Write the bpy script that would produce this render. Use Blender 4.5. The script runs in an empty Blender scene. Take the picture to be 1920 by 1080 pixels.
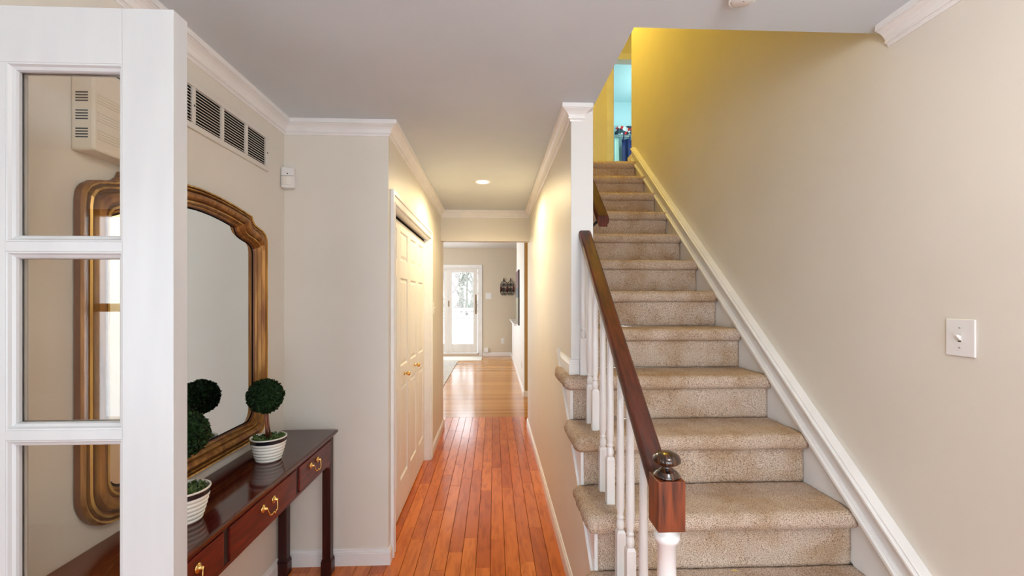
import bpy, bmesh, math, random
from mathutils import Vector, noise, Matrix
random.seed(7)
PI = math.pi
S = bpy.context.scene
COL = S.collection

# ---------------------------------------------------------------- camera, world, light, exposure
cam_d = bpy.data.cameras.new('camera'); cam = bpy.data.objects.new('camera', cam_d); COL.objects.link(cam)
cam.location = (0, 0, 1.48)
cam.rotation_euler = (PI/2, 0, -math.atan(34/830))
cam_d.sensor_width = 36; cam_d.lens = 830/1920*36; cam_d.shift_y = 22/1920
cam_d.clip_start = 0.05; cam_d.clip_end = 200
S.camera = cam
S.view_settings.view_transform = 'Standard'; S.view_settings.look = 'None'
S.view_settings.gamma = 1; S.view_settings.use_curve_mapping = False
S.view_settings.exposure = 0.0
S.cycles.max_bounces = 10; S.cycles.diffuse_bounces = 6; S.cycles.glossy_bounces = 5
S.cycles.transparent_max_bounces = 12; S.cycles.sample_clamp_indirect = 6
S.cycles.use_denoising = True
S.cycles.caustics_reflective = False; S.cycles.caustics_refractive = False

W = bpy.data.worlds.new('world'); S.world = W; W.use_nodes = True
bgn = W.node_tree.nodes['Background']
bgn.inputs[0].default_value = (0.86, 0.93, 1.0, 1); bgn.inputs[1].default_value = 6.5

def area(name, loc, rot, sx, sy, power, col, spread=180):
    d = bpy.data.lights.new(name, 'AREA'); d.shape = 'RECTANGLE'; d.size = sx; d.size_y = sy
    d.energy = power; d.color = col; d.spread = math.radians(spread)
    o = bpy.data.objects.new(name, d); COL.objects.link(o); o.location = loc; o.rotation_euler = rot
    return o
def lamp(name, loc, power, col, r=0.06):
    d = bpy.data.lights.new(name, 'POINT'); d.energy = power; d.color = col; d.shadow_soft_size = r
    o = bpy.data.objects.new(name, d); COL.objects.link(o); o.location = loc
    return o
def spot(name, loc, power, col, ang=150, r=0.06, blend=0.6):
    d = bpy.data.lights.new(name, 'SPOT'); d.energy = power; d.color = col; d.shadow_soft_size = r
    d.spot_size = math.radians(ang); d.spot_blend = blend
    o = bpy.data.objects.new(name, d); COL.objects.link(o); o.location = loc
    return o
DAY = (0.70, 0.85, 1.0)
WARM = (1.0, 0.74, 0.42)
# daylight entering through the glass of the front door, its sidelights and the dining window
area('daylight_front_door', (0.25, -1.36, 1.15), (PI/2, 0, 0), 1.75, 1.8, 20, DAY)
area('daylight_dining_window', (-2.3, -1.42, 1.4), (PI/2, 0, 0), 0.9, 1.5, 18, DAY)
area('family_daylight_panel', (-3.55, 9.0, 1.5), (0, -PI/2, 0), 1.6, 2.6, 68, (0.92, 0.96, 1.0))  # added daylight panel inside the family room, no window built behind it
area('kitchen_daylight_panel', (-3.55, 6.3, 1.6), (0, -PI/2, 0), 1.0, 1.4, 30, (0.88, 0.95, 1.0))  # added panel lighting the kitchen side; that wall has no opening
area('bath_daylight_panel', (3.1, 7.4, 4.6), (0, PI/2, 0), 0.8, 0.8, 24, (0.85, 1.0, 1.0))  # added light panel within the bathroom, not a window
lamp('upstairs_lamp', (0.95, 4.25, 5.0), 68, (1.0, 0.645, 0.075), 0.12)
lamp('foyer_fill', (0.6, 0.3, 2.3), 29, (1.0, 0.95, 0.90), 0.15)  # added unseen lamp, evens the light over foyer and stair treads
lamp('dining_lamp', (-2.6, 0.3, 2.0), 18, (1.0, 0.86, 0.66), 0.15)
spot('hall_can', (-0.094, 3.72, 2.45), 90, (1.0, 0.79, 0.44), 172, 0.09, 0.45)
lamp('passage_lamp', (1.3, 5.9, 2.2), 11, (1.0, 0.62, 0.14), 0.1)
lamp('family_fill', (-1.2, 8.5, 2.5), 34, (1.0, 0.90, 0.74), 0.15)  # unseen lamp added to brighten the far room

# ---------------------------------------------------------------- materials
def mat(name, col, rough=0.5, metal=0.0, spec=0.5, coat=0.0):
    m = bpy.data.materials.new(name); m.use_nodes = True
    b = m.node_tree.nodes['Principled BSDF']
    b.inputs['Base Color'].default_value = (*col, 1); b.inputs['Roughness'].default_value = rough
    b.inputs['Metallic'].default_value = metal; b.inputs['Specular IOR Level'].default_value = spec
    b.inputs['Coat Weight'].default_value = coat; b.inputs['Coat Roughness'].default_value = 0.12
    return m
def N(m, t): return m.node_tree.nodes.new(t)
def LK(m, a, b): m.node_tree.links.new(a, b)
def noisy(m, c1, c2, scale, detail=3, stretch=(1, 1, 1), bump=0.0, bscale=None, lo=0.35, hi=0.65, rnd=False, dist=0.02):
    b = m.node_tree.nodes['Principled BSDF']
    tc = N(m, 'ShaderNodeTexCoord'); mp = N(m, 'ShaderNodeMapping'); mp.inputs['Scale'].default_value = stretch
    LK(m, tc.outputs['Object'], mp.inputs['Vector'])
    if rnd:
        oi = N(m, 'ShaderNodeObjectInfo'); mu = N(m, 'ShaderNodeMath'); mu.operation = 'MULTIPLY'; mu.inputs[1].default_value = 37.0
        LK(m, oi.outputs['Random'], mu.inputs[0]); LK(m, mu.outputs[0], mp.inputs['Location'])
    no = N(m, 'ShaderNodeTexNoise'); no.inputs['Scale'].default_value = scale; no.inputs['Detail'].default_value = detail
    LK(m, mp.outputs[0], no.inputs['Vector'])
    r = N(m, 'ShaderNodeValToRGB'); r.color_ramp.elements[0].position = lo; r.color_ramp.elements[1].position = hi
    r.color_ramp.elements[0].color = (*c1, 1); r.color_ramp.elements[1].color = (*c2, 1)
    LK(m, no.outputs['Fac'], r.inputs[0]); LK(m, r.outputs[0], b.inputs['Base Color'])
    if bump:
        n2 = N(m, 'ShaderNodeTexNoise'); n2.inputs['Scale'].default_value = bscale or scale; n2.inputs['Detail'].default_value = 3
        LK(m, mp.outputs[0], n2.inputs['Vector'])
        bp = N(m, 'ShaderNodeBump'); bp.inputs['Strength'].default_value = bump; bp.inputs['Distance'].default_value = dist
        LK(m, n2.outputs['Fac'], bp.inputs['Height']); LK(m, bp.outputs[0], b.inputs['Normal'])
    return r

M = {}
M['wall'] = mat('cream_wall_paint', (0.72, 0.71, 0.62), 0.5, spec=0.3)
noisy(M['wall'], (0.715, 0.685, 0.615), (0.735, 0.705, 0.64), 3.0, 2, bump=0.04, bscale=180, dist=0.002)
M['ceiling'] = mat('ceiling_paint', (0.62, 0.67, 0.72), 0.9, spec=0.1)
noisy(M['ceiling'], (0.60, 0.66, 0.71), (0.63, 0.69, 0.74), 2.0, 2, bump=0.05, bscale=120, dist=0.002)
M['white'] = mat('white_gloss_trim', (0.80, 0.80, 0.80), 0.3)
noisy(M['white'], (0.78, 0.78, 0.78), (0.83, 0.83, 0.83), 6.0, 2, bump=0.03, bscale=60, dist=0.002)
M['doorwhite'] = mat('white_door_paint', (0.78, 0.77, 0.74), 0.35)
noisy(M['doorwhite'], (0.76, 0.75, 0.73), (0.81, 0.80, 0.78), 5.0, 2, stretch=(4, 4, 0.6), bump=0.03, bscale=50, dist=0.002)
M['column'] = mat('white_wall_paint', (0.76, 0.77, 0.76), 0.55, spec=0.3)
M['goldwall'] = mat('gold_wall_tone', (0.42, 0.27, 0.09), 0.6)  # even gold base colour for the passage wall
M['turq'] = mat('turquoise_wall_paint', (0.50, 0.72, 0.75), 0.6)
M['famwall'] = mat('tan_wall_paint', (0.66, 0.59, 0.47), 0.6)
M['frenchwhite'] = mat('dimmed_white_door_paint', (0.60, 0.60, 0.60), 0.35)  # white door paint darkened to offset the strong light on this leaf
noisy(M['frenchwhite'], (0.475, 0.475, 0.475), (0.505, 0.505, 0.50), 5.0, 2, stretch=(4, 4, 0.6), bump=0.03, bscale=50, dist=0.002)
M['plastic'] = mat('white_plastic', (0.78, 0.78, 0.78), 0.3)
M['plastic2'] = mat('ivory_plastic', (0.70, 0.65, 0.55), 0.4)
M['dark'] = mat('dark_gap', (0.006, 0.006, 0.006), 0.9, spec=0.1)
M['metalpaint'] = mat('grille_enamel', (0.68, 0.66, 0.61), 0.4)
M['brass'] = mat('polished_brass', (0.83, 0.55, 0.2), 0.22, metal=1.0)
M['bronze'] = mat('tarnished_bronze', (0.28, 0.20, 0.11), 0.4, metal=0.8)
M['black'] = mat('black_iron', (0.015, 0.012, 0.012), 0.5)
M['mirror'] = mat('mirror_silver', (0.84, 0.90, 0.91), 0.01, metal=1.0)
M['gold'] = mat('gilded_wood', (0.5, 0.25, 0.06), 0.38, metal=0.45)
noisy(M['gold'], (0.19, 0.070, 0.017), (0.42, 0.20, 0.048), 40, 4, stretch=(1, 1, 0.12), bump=0.15, bscale=120, dist=0.002)
M['goldbright'] = mat('bright_gilt', (0.6, 0.34, 0.09), 0.35, metal=0.4)
noisy(M['goldbright'], (0.40, 0.20, 0.04), (0.66, 0.42, 0.12), 40, 3, stretch=(1, 1, 0.12))
M['goldbrown'] = mat('brown_gilt', (0.16, 0.055, 0.018), 0.4, metal=0.2)
M['mahog'] = mat('polished_mahogany', (0.05, 0.008, 0.006), 0.10, spec=0.5, coat=0.15)
noisy(M['mahog'], (0.032, 0.004, 0.004), (0.085, 0.012, 0.008), 14, 4, stretch=(6, 0.8, 6))
M['mahogleg'] = mat('mahogany_leg', (0.03, 0.006, 0.005), 0.3, spec=0.3, coat=0.05)
noisy(M['mahogleg'], (0.022, 0.004, 0.004), (0.045, 0.008, 0.006), 14, 3, stretch=(6, 6, 0.5))
M['mahogfront'] = mat('mahogany_drawer_front', (0.09, 0.01, 0.008), 0.3, spec=0.3, coat=0.08)
noisy(M['mahogfront'], (0.065, 0.006, 0.005), (0.15, 0.016, 0.01), 9, 4, stretch=(4, 0.9, 6))
M['railwood'] = mat('varnished_dark_oak', (0.16, 0.04, 0.015), 0.42, coat=0.12)
noisy(M['railwood'], (0.025, 0.006, 0.003), (0.12, 0.022, 0.009), 30, 5, stretch=(2.5, 0.35, 0.35), lo=0.3, hi=0.7)
M['railmatte'] = mat('dull_dark_oak', (0.08, 0.018, 0.008), 0.6, spec=0.2)
noisy(M['railmatte'], (0.03, 0.008, 0.004), (0.11, 0.022, 0.009), 30, 5, stretch=(2.5, 0.35, 0.35), lo=0.3, hi=0.7)
M['blockwood'] = mat('varnished_newel_oak', (0.2, 0.05, 0.015), 0.4, coat=0.05)
noisy(M['blockwood'], (0.03, 0.007, 0.003), (0.25, 0.052, 0.012), 45, 5, stretch=(1.6, 1.6, 0.16), lo=0.3, hi=0.7)
M['finial'] = mat('espresso_finial_wood', (0.03, 0.012, 0.008), 0.2, coat=0.5)
noisy(M['finial'], (0.008, 0.004, 0.003), (0.10, 0.035, 0.014), 90, 3, stretch=(1.6, 0.2, 0.2), lo=0.4, hi=0.7)
# carpet: speckled wool pile
M['carpet'] = mat('speckled_beige_carpet', (0.4, 0.3, 0.2), 0.95, spec=0.1)
rr = noisy(M['carpet'], (0.17, 0.11, 0.08), (0.70, 0.57, 0.46), 300, 2.0, bump=0.6, bscale=240, lo=0.30, hi=0.58, dist=0.006)
def add_blotch(m, scale, dark, lo=0.42, hi=0.7):
    b = m.node_tree.nodes['Principled BSDF']; src = b.inputs['Base Color'].links[0].from_socket
    g = N(m, 'ShaderNodeNewGeometry'); n = N(m, 'ShaderNodeTexNoise'); n.inputs['Scale'].default_value = scale; n.inputs['Detail'].default_value = 3
    LK(m, g.outputs['Position'], n.inputs['Vector'])
    r = N(m, 'ShaderNodeValToRGB'); r.color_ramp.elements[0].position = lo; r.color_ramp.elements[1].position = hi
    r.color_ramp.elements[0].color = (1, 1, 1, 1); r.color_ramp.elements[1].color = (*dark, 1)
    LK(m, n.outputs['Fac'], r.inputs[0])
    mx = N(m, 'ShaderNodeMix'); mx.data_type = 'RGBA'; mx.blend_type = 'MULTIPLY'; mx.inputs[0].default_value = 1.0
    LK(m, src, mx.inputs[6]); LK(m, r.outputs[0], mx.inputs[7]); LK(m, mx.outputs[2], b.inputs['Base Color'])
add_blotch(M['carpet'], 7.0, (0.80, 0.70, 0.58))
# strip flooring: a colour per plank from the object's random number
def plank_mat(name, cols, stretch, rough=0.2):
    m = mat(name, cols[0], rough, coat=0.2)
    b = m.node_tree.nodes['Principled BSDF']
    oi = N(m, 'ShaderNodeObjectInfo')
    r = N(m, 'ShaderNodeValToRGB'); r.color_ramp.interpolation = 'LINEAR'
    r.color_ramp.elements[0].color = (*cols[0], 1); r.color_ramp.elements[1].color = (*cols[-1], 1)
    for i, c in enumerate(cols[1:-1]):
        e = r.color_ramp.elements.new((i+1)/(len(cols)-1)); e.color = (*c, 1)
    LK(m, oi.outputs['Random'], r.inputs[0])
    tc = N(m, 'ShaderNodeTexCoord'); mp = N(m, 'ShaderNodeMapping'); mp.inputs['Scale'].default_value = stretch
    mu = N(m, 'ShaderNodeMath'); mu.operation = 'MULTIPLY'; mu.inputs[1].default_value = 53.0
    LK(m, oi.outputs['Random'], mu.inputs[0]); LK(m, mu.outputs[0], mp.inputs['Location'])
    LK(m, tc.outputs['Object'], mp.inputs['Vector'])
    no = N(m, 'ShaderNodeTexNoise'); no.inputs['Scale'].default_value = 5; no.inputs['Detail'].default_value = 6; no.inputs['Distortion'].default_value = 0.6
    LK(m, mp.outputs[0], no.inputs['Vector'])
    r2 = N(m, 'ShaderNodeValToRGB'); r2.color_ramp.elements[0].position = 0.33; r2.color_ramp.elements[1].position = 0.55
    r2.color_ramp.elements[0].color = (0.62, 0.48, 0.40, 1); r2.color_ramp.elements[1].color = (1.06, 1.04, 1.0, 1)
    LK(m, no.outputs['Fac'], r2.inputs[0])
    mx = N(m, 'ShaderNodeMix'); mx.data_type = 'RGBA'; mx.blend_type = 'MULTIPLY'; mx.inputs[0].default_value = 0.65
    LK(m, r.outputs[0], mx.inputs[6]); LK(m, r2.outputs[0], mx.inputs[7]); LK(m, mx.outputs[2], b.inputs['Base Color'])
    n3 = N(m, 'ShaderNodeTexNoise'); n3.inputs['Scale'].default_value = 6
    LK(m, mp.outputs[0], n3.inputs['Vector'])
    bp = N(m, 'ShaderNodeBump'); bp.inputs['Strength'].default_value = 0.06; bp.inputs['Distance'].default_value = 0.004
    LK(m, n3.outputs['Fac'], bp.inputs['Height']); LK(m, bp.outputs[0], b.inputs['Normal'])
    return m
M['plank'] = plank_mat('orange_maple_strip', [(0.46, 0.098, 0.012), (0.64, 0.175, 0.024), (0.54, 0.125, 0.015), (0.72, 0.215, 0.032)], (7, 1.2, 7))
# far floor: boards laid across the room; warm light mixed into the row colours
M['farfloor'] = mat('warm_lit_maple_strip', (0.6, 0.3, 0.1), 0.16, coat=0.0)
def farfloor():
    m = M['farfloor']; b = m.node_tree.nodes['Principled BSDF']
    g = N(m, 'ShaderNodeNewGeometry'); sp = N(m, 'ShaderNodeSeparateXYZ'); LK(m, g.outputs['Position'], sp.inputs[0])
    d = N(m, 'ShaderNodeMath'); d.operation = 'DIVIDE'; d.inputs[1].default_value = 0.083; LK(m, sp.outputs['Y'], d.inputs[0])
    f = N(m, 'ShaderNodeMath'); f.operation = 'FLOOR'; LK(m, d.outputs[0], f.inputs[0])
    wn = N(m, 'ShaderNodeTexWhiteNoise'); wn.noise_dimensions = '1D'; LK(m, f.outputs[0], wn.inputs['W'])
    r = N(m, 'ShaderNodeValToRGB'); r.color_ramp.elements[0].color = (0.42, 0.17, 0.035, 1); r.color_ramp.elements[1].color = (0.62, 0.30, 0.08, 1)
    LK(m, wn.outputs['Value'], r.inputs[0]); LK(m, r.outputs[0], b.inputs['Base Color'])
farfloor()
def glass_mat(name, tint=(0.97, 0.98, 0.97), ior=1.5, gloss=1.0):
    m = bpy.data.materials.new(name); m.use_nodes = True; nt = m.node_tree; nt.nodes.clear()
    out = nt.nodes.new('ShaderNodeOutputMaterial'); mix = nt.nodes.new('ShaderNodeMixShader')
    tr = nt.nodes.new('ShaderNodeBsdfTransparent'); tr.inputs[0].default_value = (*tint, 1)
    gl = nt.nodes.new('ShaderNodeBsdfGlossy'); gl.inputs['Roughness'].default_value = 0.0
    lw_ = nt.nodes.new('ShaderNodeLayerWeight'); lw_.inputs['Blend'].default_value = 0.5     # facing = 1 - cos
    pw_ = nt.nodes.new('ShaderNodeMath'); pw_.operation = 'POWER'; pw_.inputs[1].default_value = 4.0
    sc_ = nt.nodes.new('ShaderNodeMath'); sc_.operation = 'MULTIPLY_ADD'; f0 = ((ior-1)/(ior+1))**2
    sc_.inputs[1].default_value = 1-f0; sc_.inputs[2].default_value = f0
    nt.links.new(lw_.outputs['Facing'], pw_.inputs[0]); nt.links.new(pw_.outputs[0], sc_.inputs[0])
    nt.links.new(sc_.outputs[0], mix.inputs[0]); nt.links.new(tr.outputs[0], mix.inputs[1]); nt.links.new(gl.outputs[0], mix.inputs[2])
    nt.links.new(mix.outputs[0], out.inputs[0]); return m
M['glass'] = glass_mat('pane_glass', (0.93, 0.91, 0.87), 1.6)
M['clear'] = glass_mat('window_glass', (0.97, 0.98, 0.98), 1.35)
M['leaf'] = mat('boxwood_leaf', (0.01, 0.04, 0.008), 0.6, spec=0.2)
noisy(M['leaf'], (0.002, 0.010, 0.003), (0.014, 0.048, 0.010), 90, 2)
M['moss'] = mat('moss_leaf', (0.06, 0.12, 0.02), 0.6)
noisy(M['moss'], (0.02, 0.05, 0.012), (0.12, 0.19, 0.045), 70, 2)
M['stem'] = mat('cane_stem', (0.17, 0.035, 0.02), 0.35)
noisy(M['stem'], (0.06, 0.012, 0.008), (0.36, 0.11, 0.05), 60, 3, stretch=(1, 1, 0.2))
M['pot'] = mat('glazed_white_ceramic', (0.80, 0.78, 0.72), 0.3)
M['potblack'] = mat('black_glaze_band', (0.012, 0.012, 0.018), 0.25)
M['snow'] = mat('snow', (0.88, 0.9, 0.93), 0.8)
M['bark'] = mat('grey_bark', (0.25, 0.22, 0.2), 0.9)
M['needles'] = mat('evergreen_needles', (0.07, 0.13, 0.06), 0.8)
M['navy'] = mat('navy_curtain_cloth', (0.006, 0.018, 0.10), 0.7)
M['palecloth'] = mat('pale_green_cloth', (0.45, 0.68, 0.60), 0.8)
M['valance'] = mat('patterned_valance_cloth', (0.1, 0.1, 0.1), 0.8)
def valmat():
    m = M['valance']; b = m.node_tree.nodes['Principled BSDF']
    tc = N(m, 'ShaderNodeTexCoord'); v = N(m, 'ShaderNodeTexVoronoi'); v.inputs['Scale'].default_value = 22
    LK(m, tc.outputs['Object'], v.inputs['Vector'])
    sp = N(m, 'ShaderNodeSeparateColor'); LK(m, v.outputs['Color'], sp.inputs[0])
    r = N(m, 'ShaderNodeValToRGB'); r.color_ramp.interpolation = 'CONSTANT'
    e = r.color_ramp.elements; e[0].color = (0.01, 0.02, 0.05, 1); e[1].position = 0.45; e[1].color = (0.45, 0.01, 0.01, 1)
    x = e.new(0.62); x.color = (0.5, 0.55, 0.55, 1); x = e.new(0.78); x.color = (0.02, 0.05, 0.06, 1)
    LK(m, sp.outputs[0], r.inputs[0]); LK(m, r.outputs[0], b.inputs['Base Color'])
valmat()
M['rug'] = mat('pale_grey_rug', (0.55, 0.53, 0.49), 0.95); noisy(M['rug'], (0.45, 0.43, 0.40), (0.66, 0.63, 0.58), 30, 3)
M['mat'] = mat('cream_door_mat', (0.75, 0.72, 0.64), 0.95)
M['straw'] = mat('dry_straw_leaf', (0.62, 0.45, 0.18), 0.7)
M['wax'] = mat('burgundy_candle_wax', (0.10, 0.008, 0.015), 0.4)
M['windowwood'] = mat('golden_oak_sash', (0.42, 0.20, 0.05), 0.35)
M['emit'] = bpy.data.materials.new('lit_bulb'); M['emit'].use_nodes = True
_b = M['emit'].node_tree.nodes['Principled BSDF']; _b.inputs['Emission Color'].default_value = (1, 0.85, 0.6, 1); _b.inputs['Emission Strength'].default_value = 9
M['canvas'] = mat('painted_canvas', (0.2, 0.2, 0.1), 0.6)
def canvasmat():
    m = M['canvas']; b = m.node_tree.nodes['Principled BSDF']
    g = N(m, 'ShaderNodeNewGeometry'); sp = N(m, 'ShaderNodeSeparateXYZ'); LK(m, g.outputs['Position'], sp.inputs[0])
    mr = N(m, 'ShaderNodeMapRange'); mr.inputs[1].default_value = 1.02; mr.inputs[2].default_value = 2.02; LK(m, sp.outputs['Z'], mr.inputs[0])
    r = N(m, 'ShaderNodeValToRGB'); r.color_ramp.interpolation = 'CONSTANT'
    e = r.color_ramp.elements; e[0].color = (0.22, 0.19, 0.10, 1); e[1].position = 0.5; e[1].color = (0.008, 0.008, 0.012, 1)
    x = e.new(0.68); x.color = (0.10, 0.02, 0.02, 1)
    LK(m, mr.outputs[0], r.inputs[0]); LK(m, r.outputs[0], b.inputs['Base Color'])
canvasmat()

# ---------------------------------------------------------------- mesh helpers
def link(name, bm, m, parent=None, smooth=False, bevel=0, seg=2, loc=None):
    bmesh.ops.recalc_face_normals(bm, faces=bm.faces)
    me = bpy.data.meshes.new(name); bm.to_mesh(me); bm.free()
    for x in (m if isinstance(m, (list, tuple)) else [m]): me.materials.append(x)
    if smooth: me.polygons.foreach_set('use_smooth', [True]*len(me.polygons))
    o = bpy.data.objects.new(name, me); COL.objects.link(o)
    if parent: o.parent = parent
    if loc: o.location = loc
    if bevel:
        b = o.modifiers.new('bevel', 'BEVEL'); b.width = bevel; b.segments = seg; b.limit_method = 'ANGLE'; b.angle_limit = math.radians(40)
    return o
def box(bm, x0, x1, y0, y1, z0, z1, mi=0):
    v = [bm.verts.new((x, y, z)) for z in (z0, z1) for y in (y0, y1) for x in (x0, x1)]
    for f in ((0,1,3,2), (4,5,7,6), (0,1,5,4), (2,3,7,6), (0,2,6,4), (1,3,7,5)):
        fa = bm.faces.new([v[i] for i in f]); fa.material_index = mi
def B(*boxes):
    bm = bmesh.new()
    for b in boxes: box(bm, *b)
    return bm
def tube(bm, pts, r, n=8, mi=0, caps=True):
    pts = [Vector(p) for p in pts]; rings = []
    rs = r if isinstance(r, (list, tuple)) else [r]*len(pts)
    up = None
    for i, p in enumerate(pts):
        t = (pts[min(i+1, len(pts)-1)] - pts[max(i-1, 0)]).normalized()
        if up is None:
            up = Vector((0, 0, 1)) if abs(t.z) < 0.9 else Vector((1, 0, 0))
        a = t.cross(up)
        if a.length < 1e-4: a = t.cross(Vector((0, 1, 0)))
        a.normalize(); bb = a.cross(t).normalized(); up = bb
        rings.append([bm.verts.new(p + (a*math.cos(2*PI*k/n) + bb*math.sin(2*PI*k/n))*rs[i]) for k in range(n)])
    for a, b in zip(rings, rings[1:]):
        for k in range(n):
            f = bm.faces.new([a[k], a[(k+1) % n], b[(k+1) % n], b[k]]); f.material_index = mi; f.smooth = True
    if caps:
        bm.faces.new(rings[0][::-1]).material_index = mi; bm.faces.new(rings[-1]).material_index = mi
def lathe(bm, prof, c=(0, 0, 0), n=24, sx=1, sy=1, mi=0, mis=None, caps=True):
    rings = [[bm.verts.new((c[0]+r*sx*math.cos(2*PI*k/n), c[1]+r*sy*math.sin(2*PI*k/n), c[2]+z)) for k in range(n)] for r, z in prof]
    for i, (a, b) in enumerate(zip(rings, rings[1:])):
        for k in range(n):
            f = bm.faces.new([a[k], a[(k+1) % n], b[(k+1) % n], b[k]]); f.smooth = True
            f.material_index = mis[i] if mis else mi
    if caps:
        f = bm.faces.new(rings[0][::-1]); f.material_index = mis[0] if mis else mi
        f = bm.faces.new(rings[-1]); f.material_index = mis[-1] if mis else mi
def sweep(path, prof, closed=False):
    """profile (offset to the left of travel, z) mitred along an XY path of (x,y) or (x,y,z)"""
    bm = bmesh.new(); P = [Vector((p[0], p[1])) for p in path]; Zs = [p[2] if len(p) > 2 else 0 for p in path]
    n = len(P); rings = []
    for i in range(n):
        d0 = (P[i]-P[i-1]).normalized() if i > 0 else None
        d1 = (P[i+1]-P[i]).normalized() if i < n-1 else None
        if d0 is None: d0 = d1
        if d1 is None: d1 = d0
        n0 = Vector((-d0.y, d0.x)); n1 = Vector((-d1.y, d1.x))
        mvec = (n0+n1); mvec.normalize(); k = 1/max(0.2, mvec.dot(n0))
        rings.append([bm.verts.new((P[i].x+mvec.x*k*o, P[i].y+mvec.y*k*o, Zs[i]+z)) for o, z in prof])
    m = len(prof)
    for a, b in zip(rings, rings[1:]):
        for k in range(m):
            bm.faces.new([a[k], a[(k+1) % m], b[(k+1) % m], b[k]])
    bm.faces.new(rings[0][::-1]); bm.faces.new(rings[-1])
    return bm
def prism(poly, axis, a, b):
    """polygon of 2D points extruded along axis 'x','y' or 'z' from a to b"""
    bm = bmesh.new()
    def P(u, v, w):
        return {'x': (w, u, v), 'y': (u, w, v), 'z': (u, v, w)}[axis]
    A = [bm.verts.new(P(u, v, a)) for u, v in poly]; Bv = [bm.verts.new(P(u, v, b)) for u, v in poly]
    n = len(poly)
    for i in range(n): bm.faces.new([A[i], A[(i+1) % n], Bv[(i+1) % n], Bv[i]])
    bm.faces.new(A[::-1]); bm.faces.new(Bv)
    return bm
def thing(name, label, cat, loc=(0, 0, 0), group=None, kind=None):
    o = bpy.data.objects.new(name, None); COL.objects.link(o); o.location = loc; o.empty_display_size = 0.05
    o['label'] = label; o['category'] = cat
    if group: o['group'] = group
    if kind: o['kind'] = kind
    return o
def tag(o, label, cat, group=None):
    o['label'] = label; o['category'] = cat
    if group: o['group'] = group
    return o
def struct(name, bm, m, parent=None, **k):
    o = link(name, bm, m, parent, **k)
    if parent is None: o['kind'] = 'structure'
    return o
def adopt(root):
    """keep world coordinates of children written in world space"""
    inv = Matrix.Translation(-Vector(root.location))
    for c in COL.objects:
        if c.parent is root: c.matrix_parent_inverse = inv
def walls_with_hole(x0, x1, axis, a, b, z0, z1, holes):
    """wall slab: thickness x0..x1 across, running a..b along, with (a,b,z0,z1) holes"""
    bxs = []; cuts = sorted(holes); cur = a
    for h in cuts:
        if h[0] > cur: bxs.append((cur, h[0], z0, z1))
        if h[2] > z0: bxs.append((h[0], h[1], z0, h[2]))
        if h[3] < z1: bxs.append((h[0], h[1], h[3], z1))
        cur = h[1]
    if cur < b: bxs.append((cur, b, z0, z1))
    bm = bmesh.new()
    for p, q, r, s in bxs:
        if axis == 'y': box(bm, x0, x1, p, q, r, s)
        else: box(bm, p, q, x0, x1, r, s)
    return bm

# ---------------------------------------------------------------- key dimensions (metres)
XL, XC, XH, XI, XR = -1.163, -0.59, 0.398, 0.51, 1.43     # left wall, closet wall, hall wall faces, stair right wall
YF, YH, YE = 2.507, 4.95, 5.2                              # closet front wall, header, end of hall
CH = 2.47; UF = 2.85; UC = 5.29
R_, G_ = 0.2192, 0.2655
def YR(k): return 1.683 + (k-2)*G_                         # face of the riser standing on level k

# ---------------------------------------------------------------- structure
fl = struct('floor', B((-4.3, 1.6, -1.35, 5.6, -0.06, -0.012)), M['dark'])
far = link('cross_boards', B((-3.6, 3.6, 5.6, 11.95, -0.06, 0.0)), M['farfloor'], fl)
def chamfer_box(L, w, t, c=0.0012):
    bm = bmesh.new()
    lo = [bm.verts.new(p) for p in ((-w/2, 0, -t), (w/2, 0, -t), (w/2, L, -t), (-w/2, L, -t))]
    mi = [bm.verts.new(p) for p in ((-w/2, 0, -c), (w/2, 0, -c), (w/2, L, -c), (-w/2, L, -c))]
    hi = [bm.verts.new(p) for p in ((-w/2+c, c, 0), (w/2-c, c, 0), (w/2-c, L-c, 0), (-w/2+c, L-c, 0))]
    for a, b in ((lo, mi), (mi, hi)):
        for k in range(4): bm.faces.new([a[k], a[(k+1) % 4], b[(k+1) % 4], b[k]])
    bm.faces.new(hi); return bm
pw = 0.0825; gap = 0.0022; meshes = {}
def plank(x, y, L, zoff=0.0):
    key = round(L, 2)
    if key not in meshes:
        bm = chamfer_box(L, pw-gap, 0.014); me = bpy.data.meshes.new('plank')
        bmesh.ops.recalc_face_normals(bm, faces=bm.faces); bm.to_mesh(me); bm.free()
        me.materials.append(M['plank']); meshes[key] = me
    o = bpy.data.objects.new('plank', meshes[key]); COL.objects.link(o); o.parent = fl; o.location = (x, y, zoff)
rp = random.Random(3); col_i = 0
x = XH - 0.004 - pw/2
cnt = 0
while x > XL - 0.05:
    y = 5.597; y_end = (-1.2 if x < 0.3 else -1.2)
    first = True
    while y > y_end + 0.02:
        L = round(rp.uniform(0.42, 1.35), 2)
        if first: L = round(rp.uniform(0.3, 1.2), 2); first = False
        if y - L < y_end + 0.25: L = round(y - y_end, 2)
        y0 = y - L
        if not (x < XC - 0.08 and y0 > YF + 0.1):            # planks hidden inside the closet are left out
            plank(x, y0 + 0.001, round(L-0.002, 2), rp.uniform(-0.0004, 0.0)); cnt += 1
        y = y0
    x -= pw
# floor beside the stairs foot and in the dining room: same boards, joined (hardly in view)
rest = bmesh.new()
x = XH + pw/2
while x < 1.43:
    box(rest, x-pw/2, x+pw/2-gap, -1.2, 1.152, -0.014, -0.0006); x += pw
x = XL - pw
while x > -4.2:
    box(rest, x-pw/2, x+pw/2-gap, -1.2, 2.0, -0.014, -0.0006); x -= pw
box(rest, XH, 1.6, 5.2, 5.6, -0.014, -0.0006)
o = link('floorboards', rest, M['plank'], fl); o['kind'] = 'stuff'

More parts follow.
